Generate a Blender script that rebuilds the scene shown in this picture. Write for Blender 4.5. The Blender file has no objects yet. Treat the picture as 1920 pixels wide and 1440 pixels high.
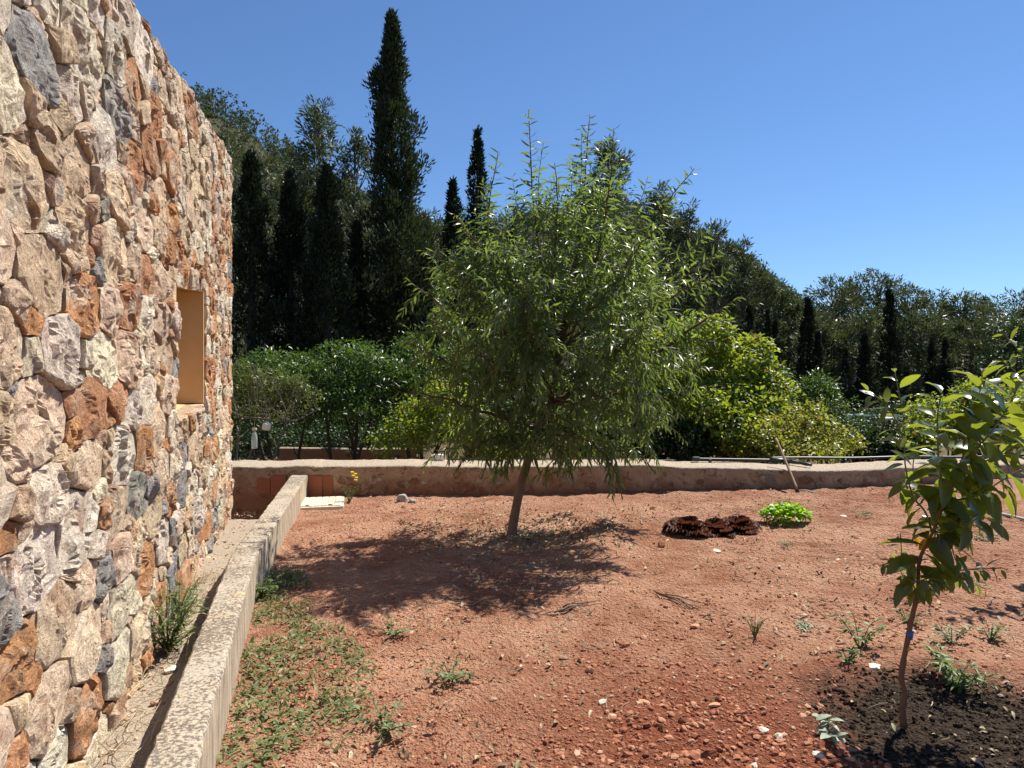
import bpy, math, random
import numpy as np
from mathutils import Vector, Matrix
R = math.radians
random.seed(7)
rng = np.random.default_rng(11)
S = bpy.context.scene
COL = S.collection

# ------------------------------------------------------------------ camera, sky, sun, exposure
H = 1.55                       # eye height
FPX = 1280.0                   # focal length in pixels of a 1920 wide frame
cam_d = bpy.data.cameras.new('camera'); cam = bpy.data.objects.new('camera', cam_d); COL.objects.link(cam)
cam.location = (0, 0, H); cam.rotation_euler = (R(90), 0, 0)
cam_d.sensor_width = 36; cam_d.lens = 36 * FPX / 1920; cam_d.clip_end = 5000; cam_d.clip_start = .05
S.camera = cam
SUN_AZ, SUN_EL = R(46), R(55)   # azimuth clockwise from +Y
sdir = Vector((math.sin(SUN_AZ) * math.cos(SUN_EL), math.cos(SUN_AZ) * math.cos(SUN_EL), math.sin(SUN_EL)))
W = bpy.data.worlds.new('World'); S.world = W; W.use_nodes = True
wn = W.node_tree.nodes; wl = W.node_tree.links
sky = wn.new('ShaderNodeTexSky'); sky.sky_type = 'NISHITA'; sky.sun_disc = False
sky.sun_elevation = SUN_EL; sky.sun_rotation = SUN_AZ; sky.altitude = 0
sky.air_density = 1.0; sky.dust_density = 0.0; sky.ozone_density = 10.0
bg = wn['Background']; bg.inputs['Strength'].default_value = .076
wl.new(sky.outputs[0], bg.inputs['Color'])
sl = bpy.data.lights.new('sun', 'SUN'); sl.energy = 5.0; sl.angle = R(.53); sl.color = (1, .93, .82)
so = bpy.data.objects.new('sun', sl); COL.objects.link(so); so.location = (20, 20, 40)
so.rotation_euler = sdir.to_track_quat('Z', 'Y').to_euler()
S.view_settings.view_transform = 'Standard'; S.view_settings.look = 'None'
S.view_settings.gamma = 1; S.view_settings.use_curve_mapping = False
S.view_settings.exposure = 0.80
S.render.engine = 'CYCLES'
S.cycles.use_denoising = True
S.cycles.max_bounces = 8; S.cycles.diffuse_bounces = 3; S.cycles.glossy_bounces = 2
S.cycles.transmission_bounces = 5; S.cycles.transparent_max_bounces = 8
S.cycles.sample_clamp_indirect = 6

# ------------------------------------------------------------------ helpers: numbers
def at(px, py, Y):
    return np.array([(px - 960) / FPX * Y, Y, H + (720 - py) / FPX * Y])
def _hash(i, j, k, s):
    n = (i.astype(np.int64) * 374761393 + j.astype(np.int64) * 668265263 + k.astype(np.int64) * 2147483647 + s * 974711) & 0xffffffff
    n = ((n ^ (n >> 13)) * 1274126177) & 0xffffffff
    n = ((n ^ (n >> 16)) * 2246822519) & 0xffffffff
    return ((n ^ (n >> 15)) & 0xffffff) / float(0xffffff)
def vnoise(P, s=0):
    P = np.asarray(P, float); f = np.floor(P); t = P - f; t = t * t * (3 - 2 * t); f = f.astype(np.int64)
    i, j, k = f[..., 0], f[..., 1], f[..., 2]; a, b, c = t[..., 0], t[..., 1], t[..., 2]
    r = 0
    for di in (0, 1):
        for dj in (0, 1):
            for dk in (0, 1):
                r = r + _hash(i + di, j + dj, k + dk, s) * (a if di else 1 - a) * (b if dj else 1 - b) * (c if dk else 1 - c)
    return r * 2 - 1
def fbm(P, octs=3, s=0):
    P = np.asarray(P, float); r = 0; a = 1
    for o in range(octs):
        r = r + a * vnoise(P * 2 ** o, s + o * 17); a *= .5
    return r
def n2(x, y, f, octs=2, s=0):
    x, y = np.broadcast_arrays(np.asarray(x, float), np.asarray(y, float))
    return fbm(np.stack([x * f, y * f, np.full(x.shape, .37 + s)], -1), octs, s)
def sst(a, b, x):
    t = np.clip((np.asarray(x, float) - a) / (b - a), 0, 1); return t * t * (3 - 2 * t)
def unit(v):
    v = np.asarray(v, float); return v / (np.linalg.norm(v, axis=-1, keepdims=True) + 1e-9)

# the lie of the land
TREE = np.array([0.0, 7.0]); SAP = np.array([1.79, 3.12])
def gz(x, y):
    x = np.asarray(x, float); y = np.asarray(y, float)
    back = np.interp(x, [-4, -1.4, 2.2, 4.2, 6, 9, 14], [0, .02, .075, .14, .225, .29, .33])
    z = back * sst(3.6, 9.2, y)
    d = np.hypot(x - TREE[0] - .05, (y - TREE[1]) * 1.0)
    z = z + .07 * np.exp(-((d - .95) / .22) ** 2) * sst(-.6, .9, x - TREE[0]) - .03 * np.exp(-(d / .7) ** 2)
    d2 = np.hypot(x - 2.02, (y - 3.08))
    z = z + .035 * np.exp(-((d2 - .72) / .16) ** 2) - .02 * np.exp(-(d2 / .5) ** 2)
    z = np.where(y > 9.75, -1.0, z)
    z = z - .7 * sst(7.6, 7.9, y) * (1 - sst(-.02, .05, x - np.interp(y, [5.0, 9.3], [-2.02, -2.98]))) * (y < 9.6)
    return z
def ground(px, py):
    Y = FPX * H / (py - 720)
    for _ in range(6):
        z = float(gz((px - 960) / FPX * Y, Y)); Y = FPX * (H - z) / (py - 720)
    return np.array([(px - 960) / FPX * Y, Y, z])

# ------------------------------------------------------------------ helpers: meshes and objects
BASE = {}
def raw_mesh(name, V, F, mats=(), smooth=False, attrs=None, midx=None):
    V = np.asarray(V, np.float32)
    me = bpy.data.meshes.new(name)
    Fs = [np.asarray(f, np.int32) for f in (F if isinstance(F, list) else [F]) if len(f)]
    me.vertices.add(len(V)); me.vertices.foreach_set('co', V.ravel())
    nl = sum(f.size for f in Fs); npl = sum(len(f) for f in Fs)
    me.loops.add(nl); me.polygons.add(npl)
    me.loops.foreach_set('vertex_index', np.concatenate([f.ravel() for f in Fs]))
    st = []; o = 0
    for f in Fs:
        st.append(o + np.arange(len(f)) * f.shape[1]); o += f.size
    me.polygons.foreach_set('loop_start', np.concatenate(st).astype(np.int32))
    me.polygons.foreach_set('use_smooth', np.full(npl, bool(smooth)))
    for m in mats: me.materials.append(m)
    if midx is not None: me.polygons.foreach_set('material_index', np.asarray(midx, np.int32))
    for k, a in (attrs or {}).items():
        a = np.asarray(a, np.float32)
        if a.ndim == 1:
            at_ = me.attributes.new(k, 'FLOAT', 'POINT'); at_.data.foreach_set('value', a)
        else:
            at_ = me.attributes.new(k, 'FLOAT_COLOR', 'POINT')
            at_.data.foreach_set('color', np.concatenate([a[:, :3], np.ones((len(a), 1), np.float32)], 1).ravel())
    me.update(calc_edges=True)
    return me
def link(name, data, parent=None, loc=(0, 0, 0), base=None):
    o = bpy.data.objects.new(name, data); COL.objects.link(o); o.location = loc
    if parent is not None: o.parent = parent
    BASE[o.name] = np.array(base if base is not None else loc, float)
    return o
def obj(name, V, F, m, parent=None, smooth=False, attrs=None, origin=None, kind=None, midx=None):
    """V in world coordinates; the object's origin goes to `origin` (world) or to its parent's."""
    pb = BASE[parent.name] if parent is not None else np.zeros(3)
    og = np.array(origin, float) if origin is not None else pb
    me = raw_mesh(name, np.asarray(V, float) - og, F, m if isinstance(m, (list, tuple)) else [m], smooth, attrs, midx)
    o = link(name, me, parent, og - pb, og)
    if kind: o['kind'] = kind
    return o
def tag(o, label, cat, group=None):
    o['label'] = label; o['category'] = cat
    if group: o['group'] = group
    return o
def thing(name, loc, label, cat, group=None):
    return tag(link(name, None, None, tuple(loc), loc), label, cat, group)

def cat_curve(P, n):
    P = np.asarray(P, float)
    if len(P) < 3:
        t = np.linspace(0, 1, n)[:, None]; return P[0] * (1 - t) + P[-1] * t
    Q = np.vstack([2 * P[0] - P[1], P, 2 * P[-1] - P[-2]]); out = []
    for t in np.linspace(0, len(P) - 1 - 1e-6, n):
        i = int(t); f = t - i; a, b, c, d = Q[i:i + 4]
        out.append(.5 * (2 * b + (c - a) * f + (2 * a - 5 * b + 4 * c - d) * f * f + (3 * b - a - 3 * c + d) * f ** 3))
    return np.array(out)
def tube(P, rad, k=6, cap=True):
    P = np.asarray(P, float); n = len(P); rad = np.broadcast_to(np.asarray(rad, float), (n,))
    T = unit(np.gradient(P, axis=0))
    ref = np.array([0, 0, 1.]) if abs(T[:, 2]).mean() < .85 else np.array([1., 0, 0])
    A = unit(np.cross(T, ref)); B = np.cross(T, A)
    th = np.arange(k) * 2 * math.pi / k
    V = P[:, None] + rad[:, None, None] * (np.cos(th)[None, :, None] * A[:, None] + np.sin(th)[None, :, None] * B[:, None])
    V = V.reshape(-1, 3)
    i = np.arange(n - 1)[:, None] * k; j = np.arange(k)[None]; j2 = (j + 1) % k
    F = np.stack([i + j, i + j2, i + k + j2, i + k + j], -1).reshape(-1, 4)
    if cap:
        V = np.vstack([V, P[:1], P[-1:]]); c0, c1 = n * k, n * k + 1; jj = np.arange(k)
        F = np.vstack([F, np.stack([np.full(k, c0), (jj + 1) % k, jj, np.full(k, c0)], -1)[:, [0, 1, 2, 2]],
                       np.stack([np.full(k, c1), (n - 1) * k + jj, (n - 1) * k + (jj + 1) % k], -1)[:, [0, 1, 2, 2]]])
    return V, F
def fixq(F):
    """split degenerate quads out as triangles"""
    F = np.asarray(F); d = F[:, 2] == F[:, 3]
    return [F[~d], F[d][:, :3]]
class MB:
    def __init__(s): s.V = []; s.F4 = []; s.F3 = []; s.n = 0; s.A = []
    def add(s, V, F, a=None):
        V = np.asarray(V, float); F = np.asarray(F, np.int64)
        if F.shape[1] == 4:
            q, t = fixq(F); s.F4.append(q + s.n); s.F3.append(t + s.n)
        else: s.F3.append(F + s.n)
        s.V.append(V); s.n += len(V)
        s.A.append(np.zeros(len(V)) if a is None else np.broadcast_to(np.asarray(a, float), (len(V),)))
    def tube(s, P, r, k=6, a=None): s.add(*tube(P, r, k), a)
    def box(s, c, size, M=None):
        V, F = box(c, size, M); s.add(V, F)
    def get(s):
        F = []
        if s.F4: F.append(np.vstack(s.F4))
        if s.F3: F.append(np.vstack(s.F3))
        return np.vstack(s.V), [f for f in F if len(f)]
    def obj(s, name, m, parent=None, smooth=False, origin=None, kind=None):
        V, F = s.get(); return obj(name, V, F, m, parent, smooth, {'rnd': np.concatenate(s.A)}, origin, kind)
BOXF = np.array([[0, 2, 3, 1], [4, 5, 7, 6], [0, 1, 5, 4], [2, 6, 7, 3], [0, 4, 6, 2], [1, 3, 7, 5]])
def box(c, size, M=None):
    V = np.array([[x, y, z] for x in (-.5, .5) for y in (-.5, .5) for z in (-.5, .5)]) * np.asarray(size, float)
    if M is not None: V = V @ np.asarray(M).T
    return V + np.asarray(c, float), BOXF
def rotz(a): c, s = math.cos(a), math.sin(a); return np.array([[c, -s, 0], [s, c, 0], [0, 0, 1]])
def bevel_box(c, size, b, M=None):
    """box with chamfered edges: 24 corners"""
    sx, sy, sz = np.asarray(size, float) / 2
    import bmesh
    bm = bmesh.new(); bmesh.ops.create_cube(bm, size=1)
    for v in bm.verts: v.co = Vector((v.co.x * sx * 2, v.co.y * sy * 2, v.co.z * sz * 2))
    bmesh.ops.bevel(bm, geom=bm.edges[:], offset=b, segments=2, affect='EDGES', profile=.5)
    bmesh.ops.triangulate(bm, faces=bm.faces[:])
    bm.verts.index_update()
    V = np.array([v.co[:] for v in bm.verts]); F = np.array([[v.index for v in f.verts] for f in bm.faces]); bm.free()
    if M is not None: V = V @ np.asarray(M).T
    return V + np.asarray(c, float), F
def lathe(prof, c, k=20):
    prof = np.asarray(prof, float); th = np.arange(k) * 2 * math.pi / k
    V = np.stack([prof[:, 0:1] * np.cos(th), prof[:, 0:1] * np.sin(th), np.repeat(prof[:, 1:2], k, 1)], -1).reshape(-1, 3)
    n = len(prof); i = np.arange(n - 1)[:, None] * k; j = np.arange(k)[None]; j2 = (j + 1) % k
    F = np.stack([i + j, i + j2, i + k + j2, i + k + j], -1).reshape(-1, 4)
    return V + np.asarray(c, float), F

# leaf templates: base at 0, axis +y, unit length, normal +z
def leaf_tpl(w, fold=.25, curl=.25, stations=((.18, .7), (.45, 1.), (.75, .62)), wave=0):
    V = [[0, 0, 0]]
    for i, (y, k) in enumerate(stations):
        hw = w * .5 * k; z = -curl * y * y
        wv = wave * w * (1 if i % 2 else -1)
        V += [[-hw, y, z + fold * hw + wv], [0, y, z], [hw, y, z + fold * hw - wv]]
    V += [[0, 1, -curl]]; n = len(stations); F = [[0, 2, 1], [0, 3, 2]]
    for i in range(n - 1):
        a = 1 + 3 * i; b = a + 3
        F += [[a, a + 1, b + 1], [a, b + 1, b], [a + 1, a + 2, b + 2], [a + 1, b + 2, b + 1]]
    a = 1 + 3 * (n - 1); t = len(V) - 1
    F += [[a, a + 1, t], [a + 1, a + 2, t]]
    return np.array(V, float), np.array(F)
def leaf_quad(w, fold=.2, curl=.15):      # four triangles
    V = np.array([[0, 0, 0], [-w / 2, .5, fold * w - curl * .25], [0, .55, -curl * .3], [w / 2, .5, fold * w - curl * .25], [0, 1, -curl]])
    return V, np.array([[0, 2, 1], [0, 3, 2], [1, 2, 4], [2, 3, 4]])
def leaf_flat(w):                          # two triangles
    return np.array([[0, 0, 0], [-w / 2, .45, .0], [0, 1, 0], [w / 2, .45, 0]]), np.array([[0, 3, 1], [1, 3, 2]])
def frames(D, N):
    y = unit(D); x = unit(np.cross(y, N)); z = np.cross(x, y)
    return np.stack([x, y, z], -1)         # columns
def scatter(tpl, P, D, N, L, rnd=None):
    T, F = tpl; P = np.asarray(P, float); M = frames(D, N); L = np.broadcast_to(np.asarray(L, float), (len(P),))
    V = P[:, None] + np.einsum('nij,kj->nki', M, T) * L[:, None, None]
    FF = F[None] + (np.arange(len(P)) * len(T))[:, None, None]
    r = rng.random(len(P)) if rnd is None else rnd
    return V.reshape(-1, 3), FF.reshape(-1, F.shape[1]), np.repeat(r, len(T))
def rdir(n):
    v = rng.normal(size=(n, 3)); return unit(v)

# ------------------------------------------------------------------ materials
class NT:
    def __init__(s, name):
        s.m = bpy.data.materials.new(name); s.m.use_nodes = True; s.t = s.m.node_tree; s.t.nodes.clear()
        s.out = s.t.nodes.new('ShaderNodeOutputMaterial')
    def n(s, typ, out=0, props=None, **kw):
        nd = s.t.nodes.new('ShaderNode' + typ)
        for k, v in (props or {}).items(): setattr(nd, k, v)
        for k, v in kw.items():
            key = int(k[1:]) if k[0] == 'i' and k[1:].isdigit() else k.replace('_', ' ')
            s.set(nd.inputs[key], v)
        return nd.outputs[out]
    def set(s, i, v):
        if isinstance(v, bpy.types.NodeSocket): s.t.links.new(v, i)
        else:
            if i.type == 'RGBA' and not isinstance(v, (int, float)): v = (*v[:3], 1)
            i.default_value = v
    def ramp(s, fac, stops):
        nd = s.t.nodes.new('ShaderNodeValToRGB'); s.set(nd.inputs[0], fac); e = nd.color_ramp.elements
        while len(e) < len(stops): e.new(.5)
        for k, (p, c) in zip(e, stops):
            k.position = p; k.color = (*c, 1) if not isinstance(c, (int, float)) else (c, c, c, 1)
        return nd.outputs[0]
    def mix(s, f, a, b, typ='MIX'):
        nd = s.t.nodes.new('ShaderNodeMix'); nd.data_type = 'RGBA'; nd.blend_type = typ
        s.set(nd.inputs[0], f); s.set(nd.inputs[6], a); s.set(nd.inputs[7], b); return nd.outputs[2]
    def math(s, op, a, b=0., c=0.):
        nd = s.t.nodes.new('ShaderNodeMath'); nd.operation = op
        s.set(nd.inputs[0], a); s.set(nd.inputs[1], b); s.set(nd.inputs[2], c); return nd.outputs[0]
    def pos(s): return s.n('NewGeometry')
    def noise(s, vec, scale, detail=4, rough=.55, dist=0):
        return s.n('TexNoise', Vector=vec, Scale=scale, Detail=detail, Roughness=rough, Distortion=dist)
    def vor(s, vec, scale, feat='F1', out=0):
        return s.n('TexVoronoi', out, {'feature': feat}, Vector=vec, Scale=scale)
    def bump(s, h, strength, dist, normal=None):
        nd = s.t.nodes.new('ShaderNodeBump'); s.set(nd.inputs['Strength'], strength); s.set(nd.inputs['Distance'], dist)
        s.set(nd.inputs['Height'], h)
        if normal is not None: s.set(nd.inputs['Normal'], normal)
        return nd.outputs[0]
    def attr(s, name, out=0): return s.n('Attribute', out, {'attribute_name': name})
    def bsdf(s, col, rough=.8, spec=.3, normal=None, metal=0., **kw):
        d = {'Base_Color': col, 'Roughness': rough, 'Specular_IOR_Level': spec, 'Metallic': metal}; d.update(kw)
        if normal is not None: d['Normal'] = normal
        return s.n('BsdfPrincipled', **d)
    def done(s, sh): s.t.links.new(sh, s.out.inputs[0]); return s.m
def coords(t, use_object=False):
    return t.n('TexCoord', 3 if use_object else 3) if use_object else t.n('NewGeometry', 0)

def leaf_mat(name, c1, c2, tc, fac=.4, rough=.38, spec=.5, extra=None):
    t = NT(name); r = t.attr('rnd', 2); oi = t.n('ObjectInfo', 5 if False else 'Random')
    f = t.math('FRACT', t.math('ADD', r, oi))
    col = t.mix(f, c1, c2); mo = t.noise(t.n('NewGeometry', 0), 45, 4, .65)
    col = t.mix(.8, col, t.ramp(mo, [(.3, (.68, .72, .66)), (.5, (1, 1, 1)), (.72, (1.32, 1.25, 1.2))]), 'MULTIPLY')
    if extra: col = t.mix(t.math('GREATER_THAN', f, extra[0]), col, extra[1])
    p = t.bsdf(col, rough, spec)
    tcol = t.mix(f, tuple(x * .75 for x in tc), tuple(x * 1.2 for x in tc))
    if extra: tcol = t.mix(t.math('GREATER_THAN', f, extra[0]), tcol, tuple(min(1, x * 1.6) for x in extra[1]))
    tr = t.n('BsdfTranslucent', Color=tcol)
    return t.done(t.n('MixShader', i0=fac, i1=p, i2=tr))
def plain(name, col, rough=.7, spec=.3, metal=0., nscale=30., var=.25, bump=.3, bd=.003):
    t = NT(name); g = t.n('TexCoord', 3); nz = t.noise(g, nscale, 5)
    c = t.mix(nz, tuple(x * (1 - var) for x in col), tuple(min(1, x * (1 + var)) for x in col))
    return t.done(t.bsdf(c, rough, spec, t.bump(nz, bump, bd), metal))
def bark_mat(name, c1, c2, scale=18):
    t = NT(name); g = t.n('NewGeometry', 0)
    mp = t.n('Mapping', Vector=g, Scale=(1, 1, .35)); a = t.noise(mp, scale * 3, 6, .65); b = t.noise(g, scale * .4, 3)
    c = t.mix(a, c1, c2); c = t.mix(t.math('MULTIPLY', b, .5), c, tuple(x * .5 for x in c1))
    return t.done(t.bsdf(c, .85, .25, t.bump(a, .7, .006)))
# fix ObjectInfo access by name
_n = NT.n
def _n2(s, typ, out=0, props=None, **kw):
    nd = s.t.nodes.new('ShaderNode' + typ)
    for k, v in (props or {}).items(): setattr(nd, k, v)
    for k, v in kw.items():
        key = int(k[1:]) if k[0] == 'i' and k[1:].isdigit() else k.replace('_', ' ')
        s.set(nd.inputs[key], v)
    return nd.outputs[out]
NT.n = _n2

M = {}
# red garden soil
t = NT('garden_soil'); g = t.n('NewGeometry', 0)
a = t.noise(g, 1.1, 6, .7, .5); b = t.noise(g, 6, 6, .7); c = t.noise(g, 55, 6, .7); v = t.vor(g, 90); v2 = t.vor(g, 34)
col = t.mix(t.ramp(a, [(.40, 0), (.60, 1)]), (.285, .118, .066), (.475, .262, .168))
col = t.mix(t.math('MULTIPLY', t.ramp(b, [(.35, 0), (.7, 1)]), .55), col, (.53, .315, .205))
sx = t.n('SeparateXYZ', 0, None, Vector=g); sy = t.n('SeparateXYZ', 1, None, Vector=g)
# moister, redder earth in front; dark compost round the sapling
def blob(cx, cy, r0, r1, wob=.25):
    dx = t.math('SUBTRACT', sx, cx); dy = t.math('SUBTRACT', sy, cy)
    d = t.math('SQRT', t.math('ADD', t.math('MULTIPLY', dx, dx), t.math('MULTIPLY', dy, dy)))
    d = t.math('ADD', d, t.math('MULTIPLY', t.math('SUBTRACT', t.noise(g, 3.2, 5, .7), .5), wob * 2))
    return t.n('MapRange', Value=d, i1=r0, i2=r1, i3=1., i4=0.)
col = t.mix(t.math('MULTIPLY', blob(1.05, 2.75, .5, 1.6, .7), .9), col, (.235, .074, .038))
spk = t.ramp(c, [(.3, (.55, .55, .55)), (.5, (1, 1, 1)), (.72, (1.35, 1.3, 1.25))])
col = t.mix(.8, col, spk, 'MULTIPLY')
comp = t.mix(t.ramp(c, [(.35, 0), (.75, 1)]), (.028, .019, .0135), (.10, .069, .048))
col = t.mix(blob(2.05, 3.02, .48, .80, .34), col, comp)
hgt = t.math('ADD', t.math('MULTIPLY', c, .9), t.math('MULTIPLY', v2, .8)); hgt = t.math('ADD', hgt, t.math('MULTIPLY', v, .5))
M['soil'] = t.done(t.bsdf(col, .95, .1, t.bump(hgt, 1., .032)))
# outer land beyond the garden
M['land'] = plain('dry_earth', (.10, .075, .042), .95, .1, 0, 2, .4, .5, .05)
# stones of the house
t = NT('rubble_stone'); g = t.n('NewGeometry', 0); base = t.attr('col')
oi = t.n('ObjectInfo', 'Random'); off = t.n('CombineXYZ', X=t.math('MULTIPLY', oi, 37.), Y=t.math('MULTIPLY', oi, 11.), Z=0.)
gg = t.n('VectorMath', 0, {'operation': 'ADD'}, i0=g, i1=off)
a = t.noise(gg, 5, 5, .6, .6); b = t.noise(gg, 22, 6, .7, .4); c = t.noise(gg, 110, 5, .7); pit = t.vor(gg, 75); crk = t.noise(gg, 9, 7, .75, 1.5)
col = t.mix(t.ramp(a, [(.52, 0), (.68, .75)]), base, (.76, .67, .54))
col = t.mix(t.ramp(t.noise(gg, 4, 4, .6, .8), [(.56, 0), (.72, .7)]), col, (.40, .19, .10))
col = t.mix(t.ramp(t.noise(gg, 6, 5, .65, .5), [(.62, 0), (.76, .55)]), col, (.30, .295, .29))
col = t.mix(.85, col, t.ramp(b, [(.28, (.50, .45, .41)), (.44, (.97, .96, .95)), (.7, (1.22, 1.21, 1.2))]), 'MULTIPLY')
col = t.mix(.6, col, t.ramp(c, [(.3, (.6, .58, .55)), (.55, (1, 1, 1)), (.75, (1.2, 1.2, 1.2))]), 'MULTIPLY')
pits = t.noise(gg, 48, 5, .75); col = t.mix(t.ramp(pits, [(.31, .75), (.40, 0)]), col, (.26, .18, .12))
h1 = t.math('ADD', t.math('MULTIPLY', t.ramp(pits, [(.3, 0), (.45, 1)]), .35), t.math('MULTIPLY', b, 1.)) if False else t.math('ADD', t.math('ADD', b, t.math('MULTIPLY', t.ramp(pits, [(.3, 0), (.45, 1)]), .35)), t.math('MULTIPLY', t.ramp(crk, [(.4, 0), (.5, 1), (.6, 0)]), -.28))
nb = t.bump(h1, .9, .028); nb = t.bump(t.math('ADD', c, t.math('MULTIPLY', t.ramp(pit, [(0, 0), (.35, 1)]), .6)), .7, .006, nb)
M['stone'] = t.done(t.bsdf(col, .9, .2, nb))
M['mortar'] = plain('earth_mortar', (.38, .285, .20), .95, .1, 0, 28, .5, 1., .03)
M['ochre'] = plain('ochre_plaster', (.60, .39, .19), .9, .15, 0, 9, .12, .25, .004)
# speckled lichened concrete of the kerb
t = NT('lichened_concrete'); g = t.n('NewGeometry', 0)
a = t.noise(g, 62, 6, .72); b = t.noise(g, 2.6, 4, .6); c = t.noise(g, 130, 4, .7)
col = t.mix(t.ramp(b, [(.35, 0), (.7, 1)]), (.44, .385, .31), (.54, .44, .31))
thr = t.math('ADD', a, t.math('MULTIPLY', t.math('SUBTRACT', b, .5), .35))
col = t.mix(t.ramp(thr, [(.455, 0), (.535, .9)]), col, (.13, .11, .095))
col = t.mix(t.ramp(t.noise(g, 5, 3), [(.62, 0), (.74, .5)]), col, (.58, .40, .15))
M['kerb_top'] = t.done(t.bsdf(col, .95, .15, t.bump(t.math('ADD', a, c), .8, .006)))
t = NT('board_marked_concrete'); g = t.n('NewGeometry', 0)
mp = t.n('Mapping', Vector=g, Scale=(1, 1, .06)); a = t.noise(mp, 38, 5, .7); b = t.noise(g, 60, 5, .7)
col = t.mix(t.ramp(a, [(.35, 0), (.6, 1)]), (.20, .16, .12), (.55, .45, .33)); col = t.mix(t.math('MULTIPLY', b, .4), col, (.28, .23, .18))
M['kerb_side'] = t.done(t.bsdf(col, .95, .15, t.bump(t.math('ADD', a, t.math('MULTIPLY', b, .3)), .9, .012)))
# terrace wall
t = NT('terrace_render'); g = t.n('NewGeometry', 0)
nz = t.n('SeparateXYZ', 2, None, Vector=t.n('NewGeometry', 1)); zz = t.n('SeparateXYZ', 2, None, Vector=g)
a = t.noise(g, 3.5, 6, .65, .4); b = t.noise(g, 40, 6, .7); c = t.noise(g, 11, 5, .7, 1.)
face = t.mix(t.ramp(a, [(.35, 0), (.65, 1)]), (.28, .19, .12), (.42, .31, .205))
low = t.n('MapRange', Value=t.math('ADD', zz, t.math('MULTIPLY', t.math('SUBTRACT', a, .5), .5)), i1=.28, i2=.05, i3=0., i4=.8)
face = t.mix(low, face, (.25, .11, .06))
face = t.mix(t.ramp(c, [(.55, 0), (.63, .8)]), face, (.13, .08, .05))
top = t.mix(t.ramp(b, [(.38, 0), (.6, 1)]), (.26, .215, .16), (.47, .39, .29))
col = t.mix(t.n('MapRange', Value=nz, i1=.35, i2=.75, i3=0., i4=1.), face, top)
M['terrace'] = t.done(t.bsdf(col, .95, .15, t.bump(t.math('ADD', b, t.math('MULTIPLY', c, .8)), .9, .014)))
# hollow terracotta block: fine vertical ribs
t = NT('terracotta'); g = t.n('TexCoord', 3)
w = t.n('TexWave', 1, {'bands_direction': 'X'}, Vector=g, Scale=12., Distortion=.3)
nz = t.noise(t.n('NewGeometry', 0), 25, 5)
col = t.mix(nz, (.36, .125, .065), (.50, .20, .11)); M['brick'] = t.done(t.bsdf(col, .9, .15, t.bump(w, .7, .006)))
M['grit'] = plain('gutter_grit', (.33, .275, .215), .95, .1, 0, 80, .55, 1., .012)
M['cover'] = plain('cream_plastic', (.66, .58, .44), .6, .35, 0, 40, .12, .2, .002)
M['dark'] = plain('hole_shade', (.02, .017, .014), .9, .1)  # near-black colour that stands for the shade inside a hole
M['pebble'] = None
t = NT('pebble'); r = t.attr('rnd', 2); nz = t.noise(t.n('NewGeometry', 0), 60, 4)
col = t.ramp(r, [(0, (.20, .068, .036)), (.35, (.30, .115, .062)), (.7, (.42, .19, .11)), (.9, (.50, .30, .20)), (1, (.62, .54, .44))])
col = t.mix(.7, col, t.ramp(nz, [(.3, (.6, .6, .6)), (.7, (1.2, 1.2, 1.2))]), 'MULTIPLY'); M['pebble'] = t.done(t.bsdf(col, .9, .2, t.bump(nz, .5, .004)))
t = NT('compost_crumb'); r = t.attr('rnd', 2)
M['crumb'] = t.done(t.bsdf(t.ramp(r, [(0, (.012, .009, .007)), (.8, (.05, .034, .024)), (.97, (.11, .08, .055)), (1, (.4, .33, .24))]), .95, .1))
t = NT('leaf_litter'); r = t.attr('rnd', 2)
M['litter'] = t.done(t.bsdf(t.ramp(r, [(0, (.16, .11, .065)), (.35, (.32, .235, .14)), (.7, (.40, .33, .21)), (.9, (.24, .23, .11)), (1, (.52, .44, .30))]), .7, .3))
t = NT('dry_straw'); r = t.attr('rnd', 2)
M['straw'] = t.done(t.bsdf(t.mix(r, (.26, .19, .11), (.55, .46, .31)), .8, .2))
M['rock_grey'] = plain('grey_limestone', (.34, .32, .29), .9, .2, 0, 22, .5, .9, .02)
M['rock_pale'] = plain('pale_limestone', (.66, .58, .47), .9, .2, 0, 30, .2, .6, .008)
M['rock_orange'] = plain('orange_stone', (.52, .27, .16), .9, .2, 0, 30, .25, .6, .008)
M['clod'] = plain('earth_clod', (.20, .07, .038), .95, .1, 0, 30, .4, .8, .01)
M['bark_peach'] = bark_mat('young_bark', (.13, .075, .05), (.30, .20, .14))
M['bark_red'] = bark_mat('reddish_shoots', (.085, .045, .03), (.17, .09, .06))
M['bark_sap'] = bark_mat('sapling_bark', (.15, .075, .04), (.27, .15, .09))
M['bark_dark'] = bark_mat('dark_bark', (.035, .026, .02), (.10, .075, .055), 6)
M['bark_grey'] = bark_mat('grey_bark', (.10, .08, .065), (.22, .185, .15), 6)
M['peach'] = leaf_mat('narrow_leaf', (.044, .078, .027), (.095, .140, .058), (.23, .33, .05), .41, .36, .45)
M['stem_green'] = plain('green_stem', (.10, .14, .045), .6, .3)
M['lemon'] = leaf_mat('lemon_leaf', (.026, .058, .014), (.052, .098, .022), (.36, .43, .03), .37, .25, .55)
M['lemon_yellow'] = leaf_mat('yellowed_leaf', (.62, .30, .03), (.66, .36, .05), (.75, .38, .03), .4, .45, .4)
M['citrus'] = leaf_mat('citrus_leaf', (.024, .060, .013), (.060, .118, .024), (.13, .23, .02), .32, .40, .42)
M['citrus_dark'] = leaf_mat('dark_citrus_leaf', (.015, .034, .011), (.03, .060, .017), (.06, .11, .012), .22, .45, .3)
M['bright'] = leaf_mat('apricot_leaf', (.065, .115, .018), (.12, .18, .028), (.36, .44, .03), .46, .45, .35, (.97, (.22, .10, .03)))
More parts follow.
